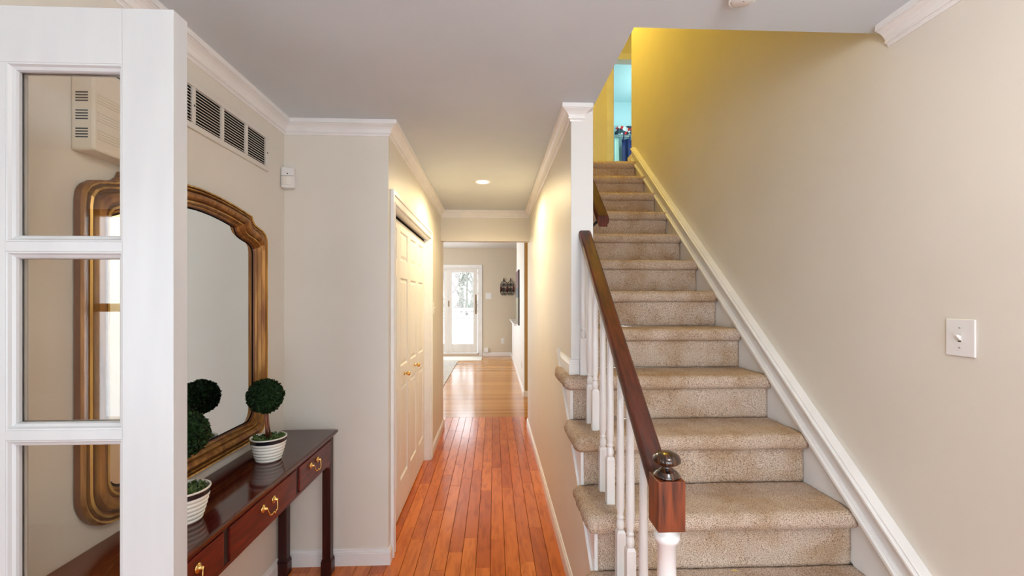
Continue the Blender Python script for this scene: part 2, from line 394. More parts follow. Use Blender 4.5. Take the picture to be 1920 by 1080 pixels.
# ceilings
struct('ceiling', B((-4.3, XL, -1.3, 2.1, CH, CH+.1), (XL, XR+.1, -1.3, 1.59, CH, CH+.1), (XL-.1, XI-.001, 1.59, 5.08, CH, CH+.1),
                    (XI-.001, 3.6, 5.0, 5.2, CH+.3, CH+.38)), M['ceiling'])
struct('ceiling_kitchen', B((-3.6, 3.6, 5.08, 11.9, 2.83, 2.93)), M['white'])
struct('ceiling_upstairs', B((-1.5, 3.4, 1.4, 8.6, UC, UC+.1)), M['ceiling'])
# walls
struct('wall_left', walls_with_hole(XL-.12, XL, 'y', -1.2, YF+.1, 0, CH, [(-0.55, 0.93, 0, 2.09)]), M['wall'])
struct('wall_front', B((XL, XC-.0001, YF, YF+.11, 0, CH)), M['wall'])
struct('wall_closet', walls_with_hole(XC-.11, XC, 'y', YF+.11, YE, 0, CH, [(2.63, 4.12, 0, 2.045)]), M['wall'])
struct('wall_closet_inside', B((-1.3, -1.22, YF+.11, YE, 0, CH), (-1.22, XC-.11, 4.6, 4.68, 0, CH)), M['wall'])
struct('wall_header', B((XC, XH, YH, YH+.12, 2.135, CH+.4), (-3.6, XC, 5.08, 5.2, 2.4, 2.83)), M['wall'])
# hall wall: full height from its end post back, and the triangle below the stairs in front of it
struct('wall_hall', B((XH, XI, 2.27, YE, 0, CH), (XI-.001, XI, YH, YE, 0, 2.8)), M['wall'])
poly = [(1.165, 0.0), (2.2705, 0.0)]
poly += [(2.2705, 5*R_-.03)]
for k in range(4, -1, -1):
    poly += [(YR(k)+.006, (k+1)*R_-.03), (YR(k)+.006, k*R_-.03 if k else 0.0)]
poly = poly[:-1]
struct('wall_stair_side', prism(poly[1:], 'x', XH, XH+.03), M['wall'])
struct('wall_end_post', B((XH-.0015, XI+.0015, 2.262, 2.2705, 5*R_-.02, CH)), M['column'], bevel=0.003)
struct('wall_stairwell', B((XI-.001, XI, 2.27, 4.34, CH-.05, UC), (XI-.1, XI-.001, 1.59, 4.34, CH+.1, UC), (XI-.001, XR, 1.50, 1.59, CH+.1, UC)), M['wall'])
struct('wall_right', B((XR, XR+.12, -1.2, 4.55, 0, UC)), M['wall'])
struct('wall_entry', walls_with_hole(-1.3, -1.2, 'x', -4.2, XR+.12, 0, CH, [(-2.72, -1.78, 0.6, 2.1), (-.72, 1.22, 0.0, 2.06)]), M['wall'])
struct('wall_dining', B((-4.3, -4.2, -1.3, 2.0, 0, CH), (-4.2, XL-.12, 2.0, 2.1, 0, CH)), M['wall'])
# kitchen and family room beyond the hall
struct('wall_far', walls_with_hole(11.7, 11.82, 'x', -3.6, 3.6, 0, 2.9, [(-2.25, -0.395, 0.05, 2.32)]), M['famwall'])
struct('wall_family_left', B((-3.7, -3.6, 5.08, 11.8, 0, 2.9)), M['famwall'])
struct('wall_kitchen_near', B((-3.6, XC-.11, 5.08, 5.2, 0, 2.4), (XI, 3.6, 5.08, 5.2, 0, 2.83)), M['wall'])
struct('wall_family_right', B((3.6, 3.7, 5.08, 11.8, 0, 2.9)), M['famwall'])
struct('wall_pantry', B((0.462, 0.60, 6.77, 8.95, 0, 2.83)), M['column'])
struct('wall_passage', B((0.475, 3.6, 6.745, 6.77, 0, 2.83)), M['goldwall'])
hw = struct('wall_half', B((0.462, 0.60, 8.95, 11.3, 0, 0.95)), M['column'])
link('ledge_cap', B((0.405, 0.64, 8.952, 11.35, 0.95, 0.987)), M['white'], hw, bevel=0.006)
# upstairs
struct('floor_upstairs', B((-1.5, 3.4, YR(12)+.01, 8.6, UF-.1, UF-.012)), M['carpet'])
struct('wall_upstairs', walls_with_hole(6.3, 6.42, 'x', -1.5, 3.4, UF-.1, UC, [(1.715, 2.45, UF-.1, 4.93)]), M['wall'])
struct('wall_upstairs_sides', B((-1.6, -1.5, 4.24, 6.42, UF-.1, UC), (3.3, 3.4, 4.4, 6.3, UF-.1, UC), (XR+.12, 3.4, 4.43, 4.55, UF-.1, UC), (-1.5, XI-.1, 4.24, 4.34, UF-.1, UC)), M['wall'])
struct('wall_bathroom', B((0.9, 3.4, 8.4, 8.5, UF-.1, UC), (0.8, 0.9, 6.42, 8.5, UF-.1, UC), (3.3, 3.4, 6.42, 8.5, UF-.1, UC), (0.9, 1.0, 6.43, 6.44, UF, UC)), M['turq'])
struct('ceiling_bathroom', B((0.9, 3.3, 6.43, 8.4, UC-.02, UC-.001)), M['turq'])

# ---- crown moulding, baseboards, casings
crown = [(0, -.075), (.006, -.075), (.0075, -.068), (.011, -.066), (.011, -.064), (.018, -.0635), (.019, -.060), (.018, -.0575), (.014, -.056), (.016, -.052), (.021, -.043), (.030, -.033), (.042, -.0255), (.047, -.024), (.047, -.0215), (.054, -.0215), (.054, 0), (0, 0)]
def rev(p): return [(-a, b) for a, b in p]
struct('trim_1', sweep([(XL, -1.2, CH), (XL, YF, CH), (XC, YF, CH), (XC, YH, CH), (XH, YH, CH), (XH, 2.262, CH), (.447, 2.262, CH), (.447, 2.29, CH)], rev(crown)), M['white'])
struct('trim_2', sweep([(XR, -1.2, CH), (XR, 1.545, CH)], crown), M['white'])
base = [(0, 0), (.013, 0), (.013, .066), (.011, .070), (.011, .074), (.007, .078), (.006, .088), (0, .09)]
shoe = [(0, 0), (.013, 0), (.013, .1), (0, .1)]
struct('baseboard_left', sweep([(XL, 0.99, 0), (XL, YF, 0), (XC, YF, 0), (XC, 2.545, 0)], rev(base)), M['white'])
struct('baseboard_closet', sweep([(XC, 4.21, 0), (XC, YE, 0), (XC-.11, YE, 0)], rev(base)), M['white'])
struct('baseboard_hall', sweep([(XH, 1.24, 0), (XH, YE, 0)], base), M['white'])
struct('baseboard_post', sweep([(XH, 2.62, 5*R_-.012), (XH, 2.262, 5*R_-.012), (.437, 2.262, 5*R_-.012)], rev(base)), M['white'])
struct('baseboard_far', sweep([(-.30, 11.7, 0), (.462, 11.7, 0), (.462, 6.745, 0), (1.6, 6.745, 0)], rev(base)), M['white'])
struct('baseboard_entry', sweep([(XL, -.64, 0), (XL, -1.2, 0), (-.8, -1.2, 0)], base), M['white'])
struct('baseboard_stairs', B((XR-.012, XR, -1.2, 0.95, 0, .09)), M['white'])
# closet casing
cas = [(0, 0), (.012, 0), (.016, .008), (.016, .05), (.019, .058), (.019, .07), (0, .07)]
def casing_x(xf, sx, y0, y1, zt, w=.07, t=.018):
    bm = bmesh.new()
    for a, b, tt in ((.001, w-.0015, .011), (w*.62, w, t), (0.0, w*.14, .014)):
        box(bm, *sorted((xf, xf+sx*tt)), y0-b, y0-a, 0, zt+b)
        box(bm, *sorted((xf, xf+sx*tt)), y1+a, y1+b, 0, zt+b)
        box(bm, *sorted((xf, xf+sx*tt)), y0-a, y1+a, zt+a, zt+b)
    return bm
struct('trim_3', casing_x(XC, 1, 2.63, 4.12, 2.045), M['white'], bevel=0.002)
struct('trim_4', B((XC-.11, XC, 2.63, 2.645, 0, 2.045), (XC-.11, XC, 4.105, 4.12, 0, 2.045), (XC-.11, XC, 2.63, 4.12, 2.034, 2.045)), M['white'])
struct('trim_5', B((XC-.10, XC-.055, 2.645, 4.105, 2.012, 2.034)), M['dark'])
struct('trim_6', casing_x(XL, 1, -0.55, 0.93, 2.09), M['white'], bevel=0.002)
# dining-room chair rail on the entry wall (shows in the glass of the open door)
struct('trim_7', sweep([(-2.83, -1.2, .80), (-4.2, -1.2, .80)], rev([(0, 0), (.008, 0), (.02, .02), (.02, .045), (.008, .06), (0, .06)])), M['white'])
struct('trim_8', B((1.615, 1.715, 6.282, 6.3, UF-.1, 5.02), (2.45, 2.55, 6.282, 6.3, UF-.1, 5.02), (1.715, 2.45, 6.282, 6.3, 4.93, 5.02), (1.705, 1.725, 6.3, 6.42, UF-.1, 4.93)), M['white'], bevel=0.004)

# ---- entry door with sidelights, behind the camera (the daylight source)
d = struct('door_6', B((-.72, -.66, -1.29, -1.21, 0, 2.06), (1.16, 1.22, -1.29, -1.21, 0, 2.06), (-.66, 1.16, -1.29, -1.21, 2.0, 2.06), (-.32, -.27, -1.29, -1.21, 0, 2.0), (.77, .82, -1.29, -1.21, 0, 2.0),
                      (-.27, -.13, -1.28, -1.23, .02, 2.0), (.63, .77, -1.28, -1.23, .02, 2.0), (-.13, .63, -1.28, -1.23, .02, .28), (-.13, .63, -1.28, -1.23, 1.88, 2.0),
                      (-.66, -.32, -1.28, -1.23, 0, .28), (.82, 1.16, -1.28, -1.23, 0, .28)), M['white'], bevel=0.003)
link('pane', B((-.13, .63, -1.258, -1.252, .28, 1.88), (-.66, -.32, -1.258, -1.252, .28, 2.0), (.82, 1.16, -1.258, -1.252, .28, 2.0)), M['clear'], d)
w = struct('window_1', B((-2.78, -2.68, -1.2, -1.17, .55, 2.17), (-1.82, -1.72, -1.2, -1.17, .55, 2.17), (-2.68, -1.82, -1.2, -1.17, 2.08, 2.17), (-2.84, -1.66, -1.2, -1.12, .57, .60)), M['white'], bevel=0.003)
link('sash', B((-2.72, -2.665, -1.27, -1.22, .6, 2.1), (-1.835, -1.78, -1.27, -1.22, .6, 2.1), (-2.665, -1.835, -1.27, -1.22, 2.04, 2.1), (-2.665, -1.835, -1.27, -1.22, .6, .67), (-2.665, -1.835, -1.275, -1.215, 1.40, 1.455)), M['windowwood'], w, bevel=0.004)
link('pane', B((-2.665, -1.835, -1.248, -1.243, .67, 2.04)), M['clear'], w)

# ---- closet bifold leaves
def bifold(n, y0, y1, label, knob_y):
    xf = XC-.05; t = .03
    z0, z1 = .012, 2.012
    pans = [(.235, .885), (1.02, 1.63), (1.755, 1.95)]
    st = .055
    root = thing('door_%d' % n, label, 'door', (xf-t/2, (y0+y1)/2, z0), kind='structure')
    fr = bmesh.new()
    box(fr, xf-t, xf, y0, y0+st, z0, z1); box(fr, xf-t, xf, y1-st, y1, z0, z1)
    zs = [z0] + [v for p in pans for v in p] + [z1]
    for i in range(0, len(zs), 2): box(fr, xf-t, xf, y0+st, y1-st, zs[i], zs[i+1])
    link('frame', fr, M['doorwhite'], root, bevel=0.0015, seg=1)
    for a, b in pans:
        bm = bmesh.new(); ya, yb = y0+st, y1-st
        lv = [(0, -.003), (.006, -.011), (.012, -.011), (.034, -.003)]
        rings = []
        for dlt, dx in lv:
            rings.append([bm.verts.new((xf+dx, yy, zz)) for yy, zz in ((ya+dlt, a+dlt), (yb-dlt, a+dlt), (yb-dlt, b-dlt), (ya+dlt, b-dlt))])
        for p, q in zip(rings, rings[1:]):
            for k in range(4): bm.faces.new([p[k], p[(k+1) % 4], q[(k+1) % 4], q[k]])
        bm.faces.new(rings[-1]); box(bm, xf-t+.004, xf-.012, ya, yb, a, b)
        link('panel', bm, M['doorwhite'], root)
    if knob_y:
        bm = bmesh.new()
        lathe(bm, [(.013, 0), (.013, .003), (.006, .006), (.006, .018), (.012, .022), (.0165, .030), (.0165, .036), (.012, .043), (.004, .046)], n=20)
        o = link('knob', bm, M['brass'], root); o.location = (xf, knob_y, .955); o.rotation_euler = (0, PI/2, 0)
        o['label'] = 'round polished brass knob'
    adopt(root)
    for c in root.children:
        pass
bifold(1, 2.648, 3.010, 'white panelled closet door leaf nearest the front corner, no knob', None)
bifold(2, 3.014, 3.376, 'second white closet leaf from the near corner, with the lower brass knob', 3.185)
bifold(3, 3.382, 3.740, 'third white closet leaf, with the farther brass knob', 3.60)
bifold(4, 3.744, 4.102, 'farthest white closet leaf beside the hall end, no knob', None)

# ---------------------------------------------------------------- staircase
def fuzz(v, amp, s=38.0):
    n = noise.noise_vector(Vector(v)*s); return Vector(v) + Vector(n)*amp
def grid_box(x0, x1, y0, y1, z0, z1, cell, r, rl, rf, amp, ripple=0.0):
    """box with fine cells; left (x0) and front (y0) edges rounded by r; pile fuzz"""
    bm = bmesh.new()
    nx, ny, nz = max(1, round((x1-x0)/cell)), max(1, round((y1-y0)/cell)), max(1, round((z1-z0)/cell))
    vd = {}
    cx0, cy0 = (x0+r if rl else x0), (y0+r if rf else y0)
    def V(i, j, k):
        if (i, j, k) in vd: return vd[(i, j, k)]
        p = Vector((x0+(x1-x0)*i/nx, y0+(y1-y0)*j/ny, z0+(z1-z0)*k/nz))
        c = Vector((max(p.x, cx0), max(p.y, cy0), min(max(p.z, z0+r), z1-r)))
        if (rl and p.x < cx0) or (rf and p.y < cy0):
            dv = p-c
            # map the square corner to a round one
            m = max(abs(dv.x), abs(dv.y), abs(dv.z))
            if m > 1e-6: p = c + dv.normalized()*m if dv.length > 0 else p
        if ripple and p.x < x0+.06:
            p.z += ripple*math.sin(p.y*150 + p.x*20)*(1-(p.x-x0)/.06); p.x += ripple*.8*math.sin(p.y*150+1)
        q = fuzz(p, amp, 60) + Vector(noise.noise_vector(p*14))*amp*.9
        vd[(i, j, k)] = bm.verts.new(q); return vd[(i, j, k)]
    def quad(a, b, c, d): 
        f = bm.faces.new([V(*a), V(*b), V(*c), V(*d)]); f.smooth = True
    for i in range(nx):
        for j in range(ny):
            quad((i, j, 0), (i+1, j, 0), (i+1, j+1, 0), (i, j+1, 0)); quad((i, j, nz), (i+1, j, nz), (i+1, j+1, nz), (i, j+1, nz))
        for k in range(nz):
            quad((i, 0, k), (i+1, 0, k), (i+1, 0, k+1), (i, 0, k+1)); quad((i, ny, k), (i+1, ny, k), (i+1, ny, k+1), (i, ny, k+1))
    for j in range(ny):
        for k in range(nz):
            quad((0, j, k), (0, j+1, k), (0, j+1, k+1), (0, j, k+1)); quad((nx, j, k), (nx, j+1, k), (nx, j+1, k+1), (nx, j, k+1))
    return bm
st = thing('staircase', 'beige speckled carpeted staircase rising beside the hall wall', 'staircase', (0.9, 2.7, 0))
SK = 1.402
for k in range(0, 13):
    left = .400 if k < 5 else XI+.002
    bm = grid_box(left, SK-.002, YR(k), YR(k)+.016, k*R_+.002, (k+1)*R_-.062, .014, .004, True, False, .0022)
    link('riser', bm, M['carpet'], st)
for k in range(1, 14):
    open_side = k <= 5
    y0 = YR(k-1)-.036; y1 = YR(k)+.004 if k < 13 else YR(12)+.3
    x0 = .352 if open_side else XI+.002
    zt = k*R_
    if k == 5:
        a = grid_box(.352, SK-.002, y0, 2.2605, zt-.07, zt, .012, .034, True, True, .0026, .003)
        link('tread', a, M['carpet'], st)
        b = grid_box(XI+.002, SK-.002, 2.255, y1, zt-.07, zt-.001, .016, .01, False, False, .0022)
        link('tread', b, M['carpet'], st)
        c = grid_box(.352, XH-.001, 2.258, 2.56, zt-.07, zt, .012, .03, True, False, .0026, .003)
        link('tread', c, M['carpet'], st)
    else:
        bm = grid_box(x0, SK-.002, y0, y1, zt-.07, zt, .012 if k < 6 else .016, .034, open_side, True, .0026, .003 if open_side else 0)
        link('tread', bm, M['carpet'], st)
# hall-side white string board with a moulded lower edge
pts_top = []
for k in range(0, 6):
    if k < 5: pts_top += [(YR(k)+.004, k*R_), (YR(k)+.004, (k+1)*R_-.068)]
pts_top += [(2.60, 5*R_-.068)]
bm = bmesh.new()
def quadp(bm, a, b, c, d, x0, x1):
    A = [bm.verts.new((x0, y, z)) for y, z in (a, b, c, d)]; Bq = [bm.verts.new((x1, y, z)) for y, z in (a, b, c, d)]
    bm.faces.new(A); bm.faces.new(Bq[::-1])
    for i in range(4): bm.faces.new([A[i], A[(i+1) % 4], Bq[(i+1) % 4], Bq[i]])
sl = R_/G_
def low(y): return max(0.0, (y-YR(0))*sl - .05)
for k in range(0, 5):
    ya, yb = YR(k)+.004, (YR(k+1)+.004 if k < 4 else 2.26)
    zt = (k+1)*R_-.068
    quadp(bm, (ya, low(ya)), (yb, low(yb)), (yb, zt), (ya, zt), XH-.012, XH+.0)
quadp(bm, (2.26, low(2.26)), (2.60, 5*R_-.068), (2.595, 5*R_-.066), (2.26, 5*R_-.066), XH-.012, XH)
link('string_board', bm, M['white'], st)
bm = bmesh.new()
for off, t, h in ((0, .022, .016), (-.018, .017, .018), (-.030, .014, .012)):
    ya, yb = YR(0)+.08, 2.64
    quadp(bm, (ya, low(ya)+off), (yb, low(yb)+off), (yb, low(yb)+off+h), (ya, low(ya)+off+h), XH-t, XH)
link('string_moulding', bm, M['white'], st)
# wall-side skirt board, two mouldings following the slope
S0 = .899-.805*1.97
def sk(y): return S0 + .805*y
bm = bmesh.new(); ya, yb = .90, 4.42
quadp(bm, (ya, max(0, sk(ya)-.85)), (yb, sk(yb)-.85), (yb, sk(yb)+.135), (ya, sk(ya)+.135), SK, XR)
link('skirt_board', bm, M['white'], st)
bm = bmesh.new()
for off, t, h in ((0, .016, .016), (.016, .024, .020), (.036, .014, .008), (.117, .014, .008), (.125, .026, .016), (.141, .014, .010)):
    quadp(bm, (ya, sk(ya)+off), (yb, sk(yb)+off), (yb, sk(yb)+off+h), (ya, sk(ya)+off+h), SK-t, XR)
link('skirt_moulding', bm, M['white'], st, bevel=0.003)
link('skirt_end', B((SK-.01, XR+.125, 4.42, 4.562, UF-.02, UF+.11)), M['white'], st, bevel=0.003)
adopt(st)

bm = bmesh.new()
lp = [(-.012, 0, .002), (-.004, .004, .006), (.006, .003, .005), (.013, -.003, .002), (.004, -.004, .003), (-.005, -.003, .004)]
lv_ = [bm.verts.new(p) for p in lp]; l2_ = [bm.verts.new((a, b, c-.0015)) for a, b, c in lp]
bm.faces.new(lv_); bm.faces.new(l2_[::-1])
for i in range(6): bm.faces.new([lv_[i], lv_[(i+1) % 6], l2_[(i+1) % 6], l2_[i]])
o = link('dry_leaf', bm, M['straw']); o.location = (0.921, 1.660, 2*R_+.0015)
tag(o, 'tiny straw coloured leaf scrap lying on a lower carpeted stair', 'leaf')
# ---------------------------------------------------------------- railing
rl = thing('stair_railing', 'white turned balusters under a dark wooden handrail with square newel cap', 'railing', (.47, 1.19, R_))
NX, NY = .472, 1.192; hwid = .037
X0, X1 = .437, .499; z0r = -.030
def rz(y): return z0r + y*.826
prof = [(-.031, -.058), (-.022, -.058), (-.022, -.045), (-.031, -.038), (-.033, -.018), (-.028, -.004), (-.018, 0), (.018, 0), (.028, -.004), (.033, -.018), (.031, -.038), (.022, -.045), (.022, -.058), (.031, -.058)]
prof = [(-.024, -.060), (-.024, -.046), (-.031, -.040), (-.033, -.020), (-.030, -.006), (-.022, 0), (.022, 0), (.030, -.006), (.033, -.020), (.031, -.040), (.024, -.046), (.024, -.060)]
xc = (X0+X1)/2
def rail(xc, y0, y1, zf):
    bm = bmesh.new(); A = [bm.verts.new((xc+a, y0, zf(y0)+b)) for a, b in prof]; C_ = [bm.verts.new((xc+a, y1, zf(y1)+b)) for a, b in prof]
    n = len(prof)
    for i in range(n): bm.faces.new([A[i], A[(i+1) % n], C_[(i+1) % n], C_[i]])
    bm.faces.new(A[::-1]); bm.faces.new(C_); return bm
o = link('handrail', rail(xc, NY+hwid-.005, 2.262, rz), M['railwood'], rl, bevel=0.003); o['label'] = 'dark varnished wooden handrail'
fil = bmesh.new()
quadp(fil, (NY+hwid, rz(NY+hwid)-.066), (2.262, rz(2.262)-.066), (2.262, rz(2.262)-.060), (NY+hwid, rz(NY+hwid)-.060), xc-.013, xc+.013)
link('fillet', fil, M['black'], rl)
bm = B((NX-hwid, NX+hwid, NY-hwid, NY+hwid, .862, .997))
o = link('newel_cap', bm, M['blockwood'], rl, bevel=0.0025); o['label'] = 'square varnished oak block'
bm = bmesh.new()
lathe(bm, [(.034, 0), (.036, .005), (.033, .009), (.030, .011), (.029, .014), (.023, .018), (.016, .024), (.0135, .030), (.016, .034), (.030, .037), (.037, .042), (.038, .048), (.035, .056), (.027, .063), (.014, .068), (.003, .069)], (NX, NY, .997), n=32)
o = link('finial', bm, M['finial'], rl); o['label'] = 'dark mushroom-shaped finial'
bm = bmesh.new()
lathe(bm, [(.020, 0), (.020, .01), (.026, .05), (.0260, .35), (.0250, .50), (.0245, .596), (.0262, .597), (.0262, .600), (.030, .603), (.034, .610), (.035, .617), (.033, .624), (.028, .629), (.0265, .634), (.0265, .644)], (NX, NY, R_), n=28)
box(bm, NX-.035, NX+.035, NY-.035, NY+.035, R_-.005, R_+.14)
o = link('newel_post', bm, M['white'], rl); o['label'] = 'white turned post below the cap'
bys = [2.246, 2.155, 2.04, 1.893, 1.775, 1.628, 1.51, 1.375]
lev = [5, 4, 4, 3, 3, 2, 2, 1]
for y, k in zip(bys, lev):
    zb = k*R_-.006; top = rz(y)-.06; xx = .470 if k < 5 else .455
    bm = bmesh.new(); h = top-zb
    a = .0160; sq = .185
    box(bm, xx-a, xx+a, y-a, y+a, zb, zb+sq)
    # chamfered shoulder
    rs = [bm.verts.new((xx+sx*a, y+sy*a, zb+sq)) for sx, sy in ((-1, -1), (1, -1), (1, 1), (-1, 1))]
    rt = [bm.verts.new((xx+sx*a*.72, y+sy*a*.72, zb+sq+.010)) for sx, sy in ((-1, -1), (1, -1), (1, 1), (-1, 1))]
    for i in range(4): bm.faces.new([rs[i], rs[(i+1) % 4], rt[(i+1) % 4], rt[i]])
    bm.faces.new(rt)
    s = zb+sq+.008
    lathe(bm, [(.0105, 0), (.0145, .012), (.0150, .022), (.0125, .036), (.0100, .042), (.0135, .045), (.0135, .050), (.0105, .053), (.0115, .060), (.0152, .085), (.0150, .20), (.0125, .42), (.0105, max(.45, h-sq-.01))] if k < 9 else [], (xx, y, s), n=16)
    link('baluster', bm, M['white'], rl)
adopt(rl)
# wall-mounted handrail higher up
wr = thing('wall_handrail', 'short dark handrail mounted on stair wall above the open railing', 'handrail', (.575, 2.3, 1.88))
def rz2(y): return 1.925 + (y-2.32)*.826
bm = rail(.578, 2.32, 4.3, rz2); link('rail', bm, M['railmatte'], wr, bevel=0.003)
for y in (2.42, 3.3, 4.15):
    bm = bmesh.new(); tube(bm, [(XI+.001, y, rz2(y)-.125), (XI+.03, y, rz2(y)-.125), (XI+.062, y, rz2(y)-.095), (.575, y, rz2(y)-.058)], .008, 8)
    lathe(bm, [(.0, 0), (.026, .001), (.026, .006), (.0, .008)], (0, 0, 0), 16, caps=False)
    me_rot = Matrix.Translation((XI+.001, y, rz2(y)-.125)) @ Matrix.Rotation(PI/2, 4, 'Y')
    vs = [v for v in bm.verts][-64:]
    bmesh.ops.transform(bm, matrix=me_rot, verts=vs)
    link('bracket', bm, M['black'], wr)
adopt(wr)

# ---------------------------------------------------------------- french door (open leaf in the foreground)
fd = thing('door_5', 'white glazed french door standing open in the left foreground', 'door', (-.93, .92, .02), kind='structure')
YA, YB = .900, .941
xr, xs = -.632, -.73           # free edge, inner edge of the stile
pwid = .219; mw = .022
xa = xs-pwid; xb = xa-mw; xcx = xb-.13; xl = -1.158
zrows = []
zt = 1.943; pitch = .369; 
for i in range(5): zrows.append((zt-i*pitch-pitch+.020, zt-i*pitch))
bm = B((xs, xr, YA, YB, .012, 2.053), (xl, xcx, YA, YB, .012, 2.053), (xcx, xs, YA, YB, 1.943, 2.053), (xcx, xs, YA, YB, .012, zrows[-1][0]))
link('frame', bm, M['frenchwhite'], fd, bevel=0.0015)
bm = bmesh.new(); box(bm, xb, xa, YA, YB, zrows[-1][0], 1.943)
for i in range(4): box(bm, xcx, xs, YA+.0005, YB-.0005, zrows[i+1][1], zrows[i][0])
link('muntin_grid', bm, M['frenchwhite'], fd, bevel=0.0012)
# sloping glazing beads round each light, then its pane
for (ux0, ux1) in ((xa, xs), (xcx, xb)):
    for (uz0, uz1) in zrows:
        bm = bmesh.new()
        for s, y_out, y_in in ((1, YA+.001, YA+.013), (-1, YB-.001, YB-.013)):
            rings = []
            for dlt, yy in ((0, y_out), (.003, y_out+s*.0005), (.006, y_out+s*.005), (.011, y_out+s*.008), (.013, y_in), (.013, (YA+YB)/2+(-s)*.002)):
                rings.append([bm.verts.new((xx, yy, zz)) for xx, zz in ((ux0+dlt, uz0+dlt), (ux1-dlt, uz0+dlt), (ux1-dlt, uz1-dlt), (ux0+dlt, uz1-dlt))])
            for p, q in zip(rings, rings[1:]):
                for k in range(4): bm.faces.new([p[k], p[(k+1) % 4], q[(k+1) % 4], q[k]])
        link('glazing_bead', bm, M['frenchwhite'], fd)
        g = link('pane', B((ux0+.0125, ux1-.0125, (YA+YB)/2-.0015, (YA+YB)/2+.0015, uz0+.0125, uz1-.0125)), M['glass'], fd)
bm = bmesh.new()
for z in (.25, 1.05, 1.85): box(bm, xl-.004, xl+.02, YB, YB+.006, z-.045, z+.045)
link('hinge', bm, M['brass'], fd)
adopt(fd)

# ---------------------------------------------------------------- return-air grille
vt = thing('air_return_grille', 'long cream louvred air return grille high on left wall under the crown', 'vent', (XL, 1.85, 2.23))
secs = [(1.402, 1.563), (1.583, 1.745), (1.765, 1.926), (1.946, 2.108), (2.129, 2.290)]
z0, z1 = 2.160, 2.300
bm = bmesh.new(); xo = XL+.010
box(bm, XL, xo, 1.370, 2.323, z1, 2.330); box(bm, XL, xo, 1.370, 2.323, 2.136, z0)
ys = [1.370] + [v for s in secs for v in s] + [2.323]
for i in range(0, len(ys), 2): box(bm, XL, xo, ys[i], ys[i+1], z0, z1)
link('frame', bm, M['metalpaint'], vt, bevel=0.003)
link('dark_backing', B((XL+.0005, XL+.0015, 1.39, 2.30, 2.15, 2.31)), M['dark'], vt)  # flat black sheet standing in for the shade behind the slats
me = None
for a, b in secs:
    n = 12
    for i in range(n):
        z = z0 + (i+.5)*(z1-z0)/n
        if me is None:
            bm = bmesh.new(); L = b-a
            vsA = [(-.0008, -.0014), (.0008, -.0009), (.0008, .0012), (-.0008, .0007)]
            P0 = [bm.verts.new((p, -L/2-.001, q)) for p, q in vsA]; P1 = [bm.verts.new((p, L/2+.001, q)) for p, q in vsA]
            for k in range(4): bm.faces.new([P0[k], P0[(k+1) % 4], P1[(k+1) % 4], P1[k]])
            bm.faces.new(P0[::-1]); bm.faces.new(P1)
            s0 = link('slat', bm, M['metalpaint'], vt); me = s0.data
        else:
            s0 = bpy.data.objects.new('slat', me); COL.objects.link(s0); s0.parent = vt
        s0.location = (XL+.0084, (a+b)/2, z)
for y in (1.376, 1.755, 2.306):
    bm = bmesh.new(); lathe(bm, [(.004, 0), (.004, .001), (.002, .002)], n=10); o = link('screw', bm, M['black'], vt); o.location = (xo, y, 2.228); o.rotation_euler = (0, PI/2, 0)
adopt(vt)
# ---------------------------------------------------------------- door chime
dc = thing('door_chime', 'cream louvred door chime box seen through the french door glass', 'door chime', (XL, 1.44, 2.0))
y0, y1, za, zb2, t = 1.265, 1.62, 1.893, 2.125, .062
link('cover', B((XL, XL+t, y0, y1, za, zb2)), M['plastic2'], dc, bevel=0.006)
for zc in (2.040, 1.990, 1.940):
    for i in range(4):
        z = zc - .0115 + i*.0077
        link('slot', B((XL+.014, XL+.047, y0-.0008, y0+.002, z-.0016, z+.0016)), M['dark'], dc)
        link('louvre', B((XL+t-.001, XL+t+.0022, y0+.012, y1-.012, z-.0012, z+.0012)), M['plastic2'], dc)
adopt(dc)
# ---------------------------------------------------------------- motion sensor
ms = thing('motion_sensor', 'small white motion sensor in corner above the console table', 'sensor', (XL+.05, 2.46, 2.08))
bm = B((-.034, .034, -.016, .022, 0, .112)); o = link('housing', bm, M['plastic'], ms, bevel=0.007, seg=3)
bm = bmesh.new()
prof_l = [(-.026, -.016), (-.020, -.024), (0, -.028), (.020, -.024), (.026, -.016)]
A = [bm.verts.new((a, b, .014)) for a, b in prof_l]; C_ = [bm.verts.new((a, b, .058)) for a, b in prof_l]
for i in range(4): bm.faces.new([A[i], A[i+1], C_[i+1], C_[i]])
bm.faces.new(A); bm.faces.new(C_)
link('lens', bm, M['pot'], ms, smooth=False)
link('seam', B((-.033, .033, -.0168, -.0155, .064, .0655)), M['dark'], ms)
bm = bmesh.new(); lathe(bm, [(.0035, 0), (.0035, .002)], n=12); o = link('led', bm, M['black'], ms); o.location = (0, -.0155, .076); o.rotation_euler = (PI/2, 0, 0)
ms.rotation_euler = (0, 0, math.radians(8))
ms.location = (XL+.036, 2.478, 2.092)

# ---------------------------------------------------------------- gilt mirror
mr = thing('wall_mirror', 'large arched mirror in ribbed gilt frame above the console table', 'mirror', (XL, 1.77, .81))
def outline(hw, zb, rb, zsh, pts):
    """right half from bottom centre to the arch centre, closed by symmetry"""
    h = [(0, zb)]; 
    for i in range(1, 11): h.append(((hw-rb)*i/10, zb))
    for i in range(1, 9): a = -PI/2+PI/2*i/8; h.append((hw-rb+rb*math.cos(a), zb+rb+rb*math.sin(a)))
    for i in range(1, 13): h.append((hw, zb+rb+(zsh-zb-rb)*i/12))
    return h + pts
def bez(p0, p1, p2, n):
    return [((1-t)**2*p0[0]+2*t*(1-t)*p1[0]+t*t*p2[0], (1-t)**2*p0[1]+2*t*(1-t)*p1[1]+t*t*p2[1]) for t in [(i+1)/n for i in range(n)]]
def arch(corner, top, sag, pts):
    return pts + [corner] + bez(corner, (corner[0]*.5, sag), (0, top), 16)
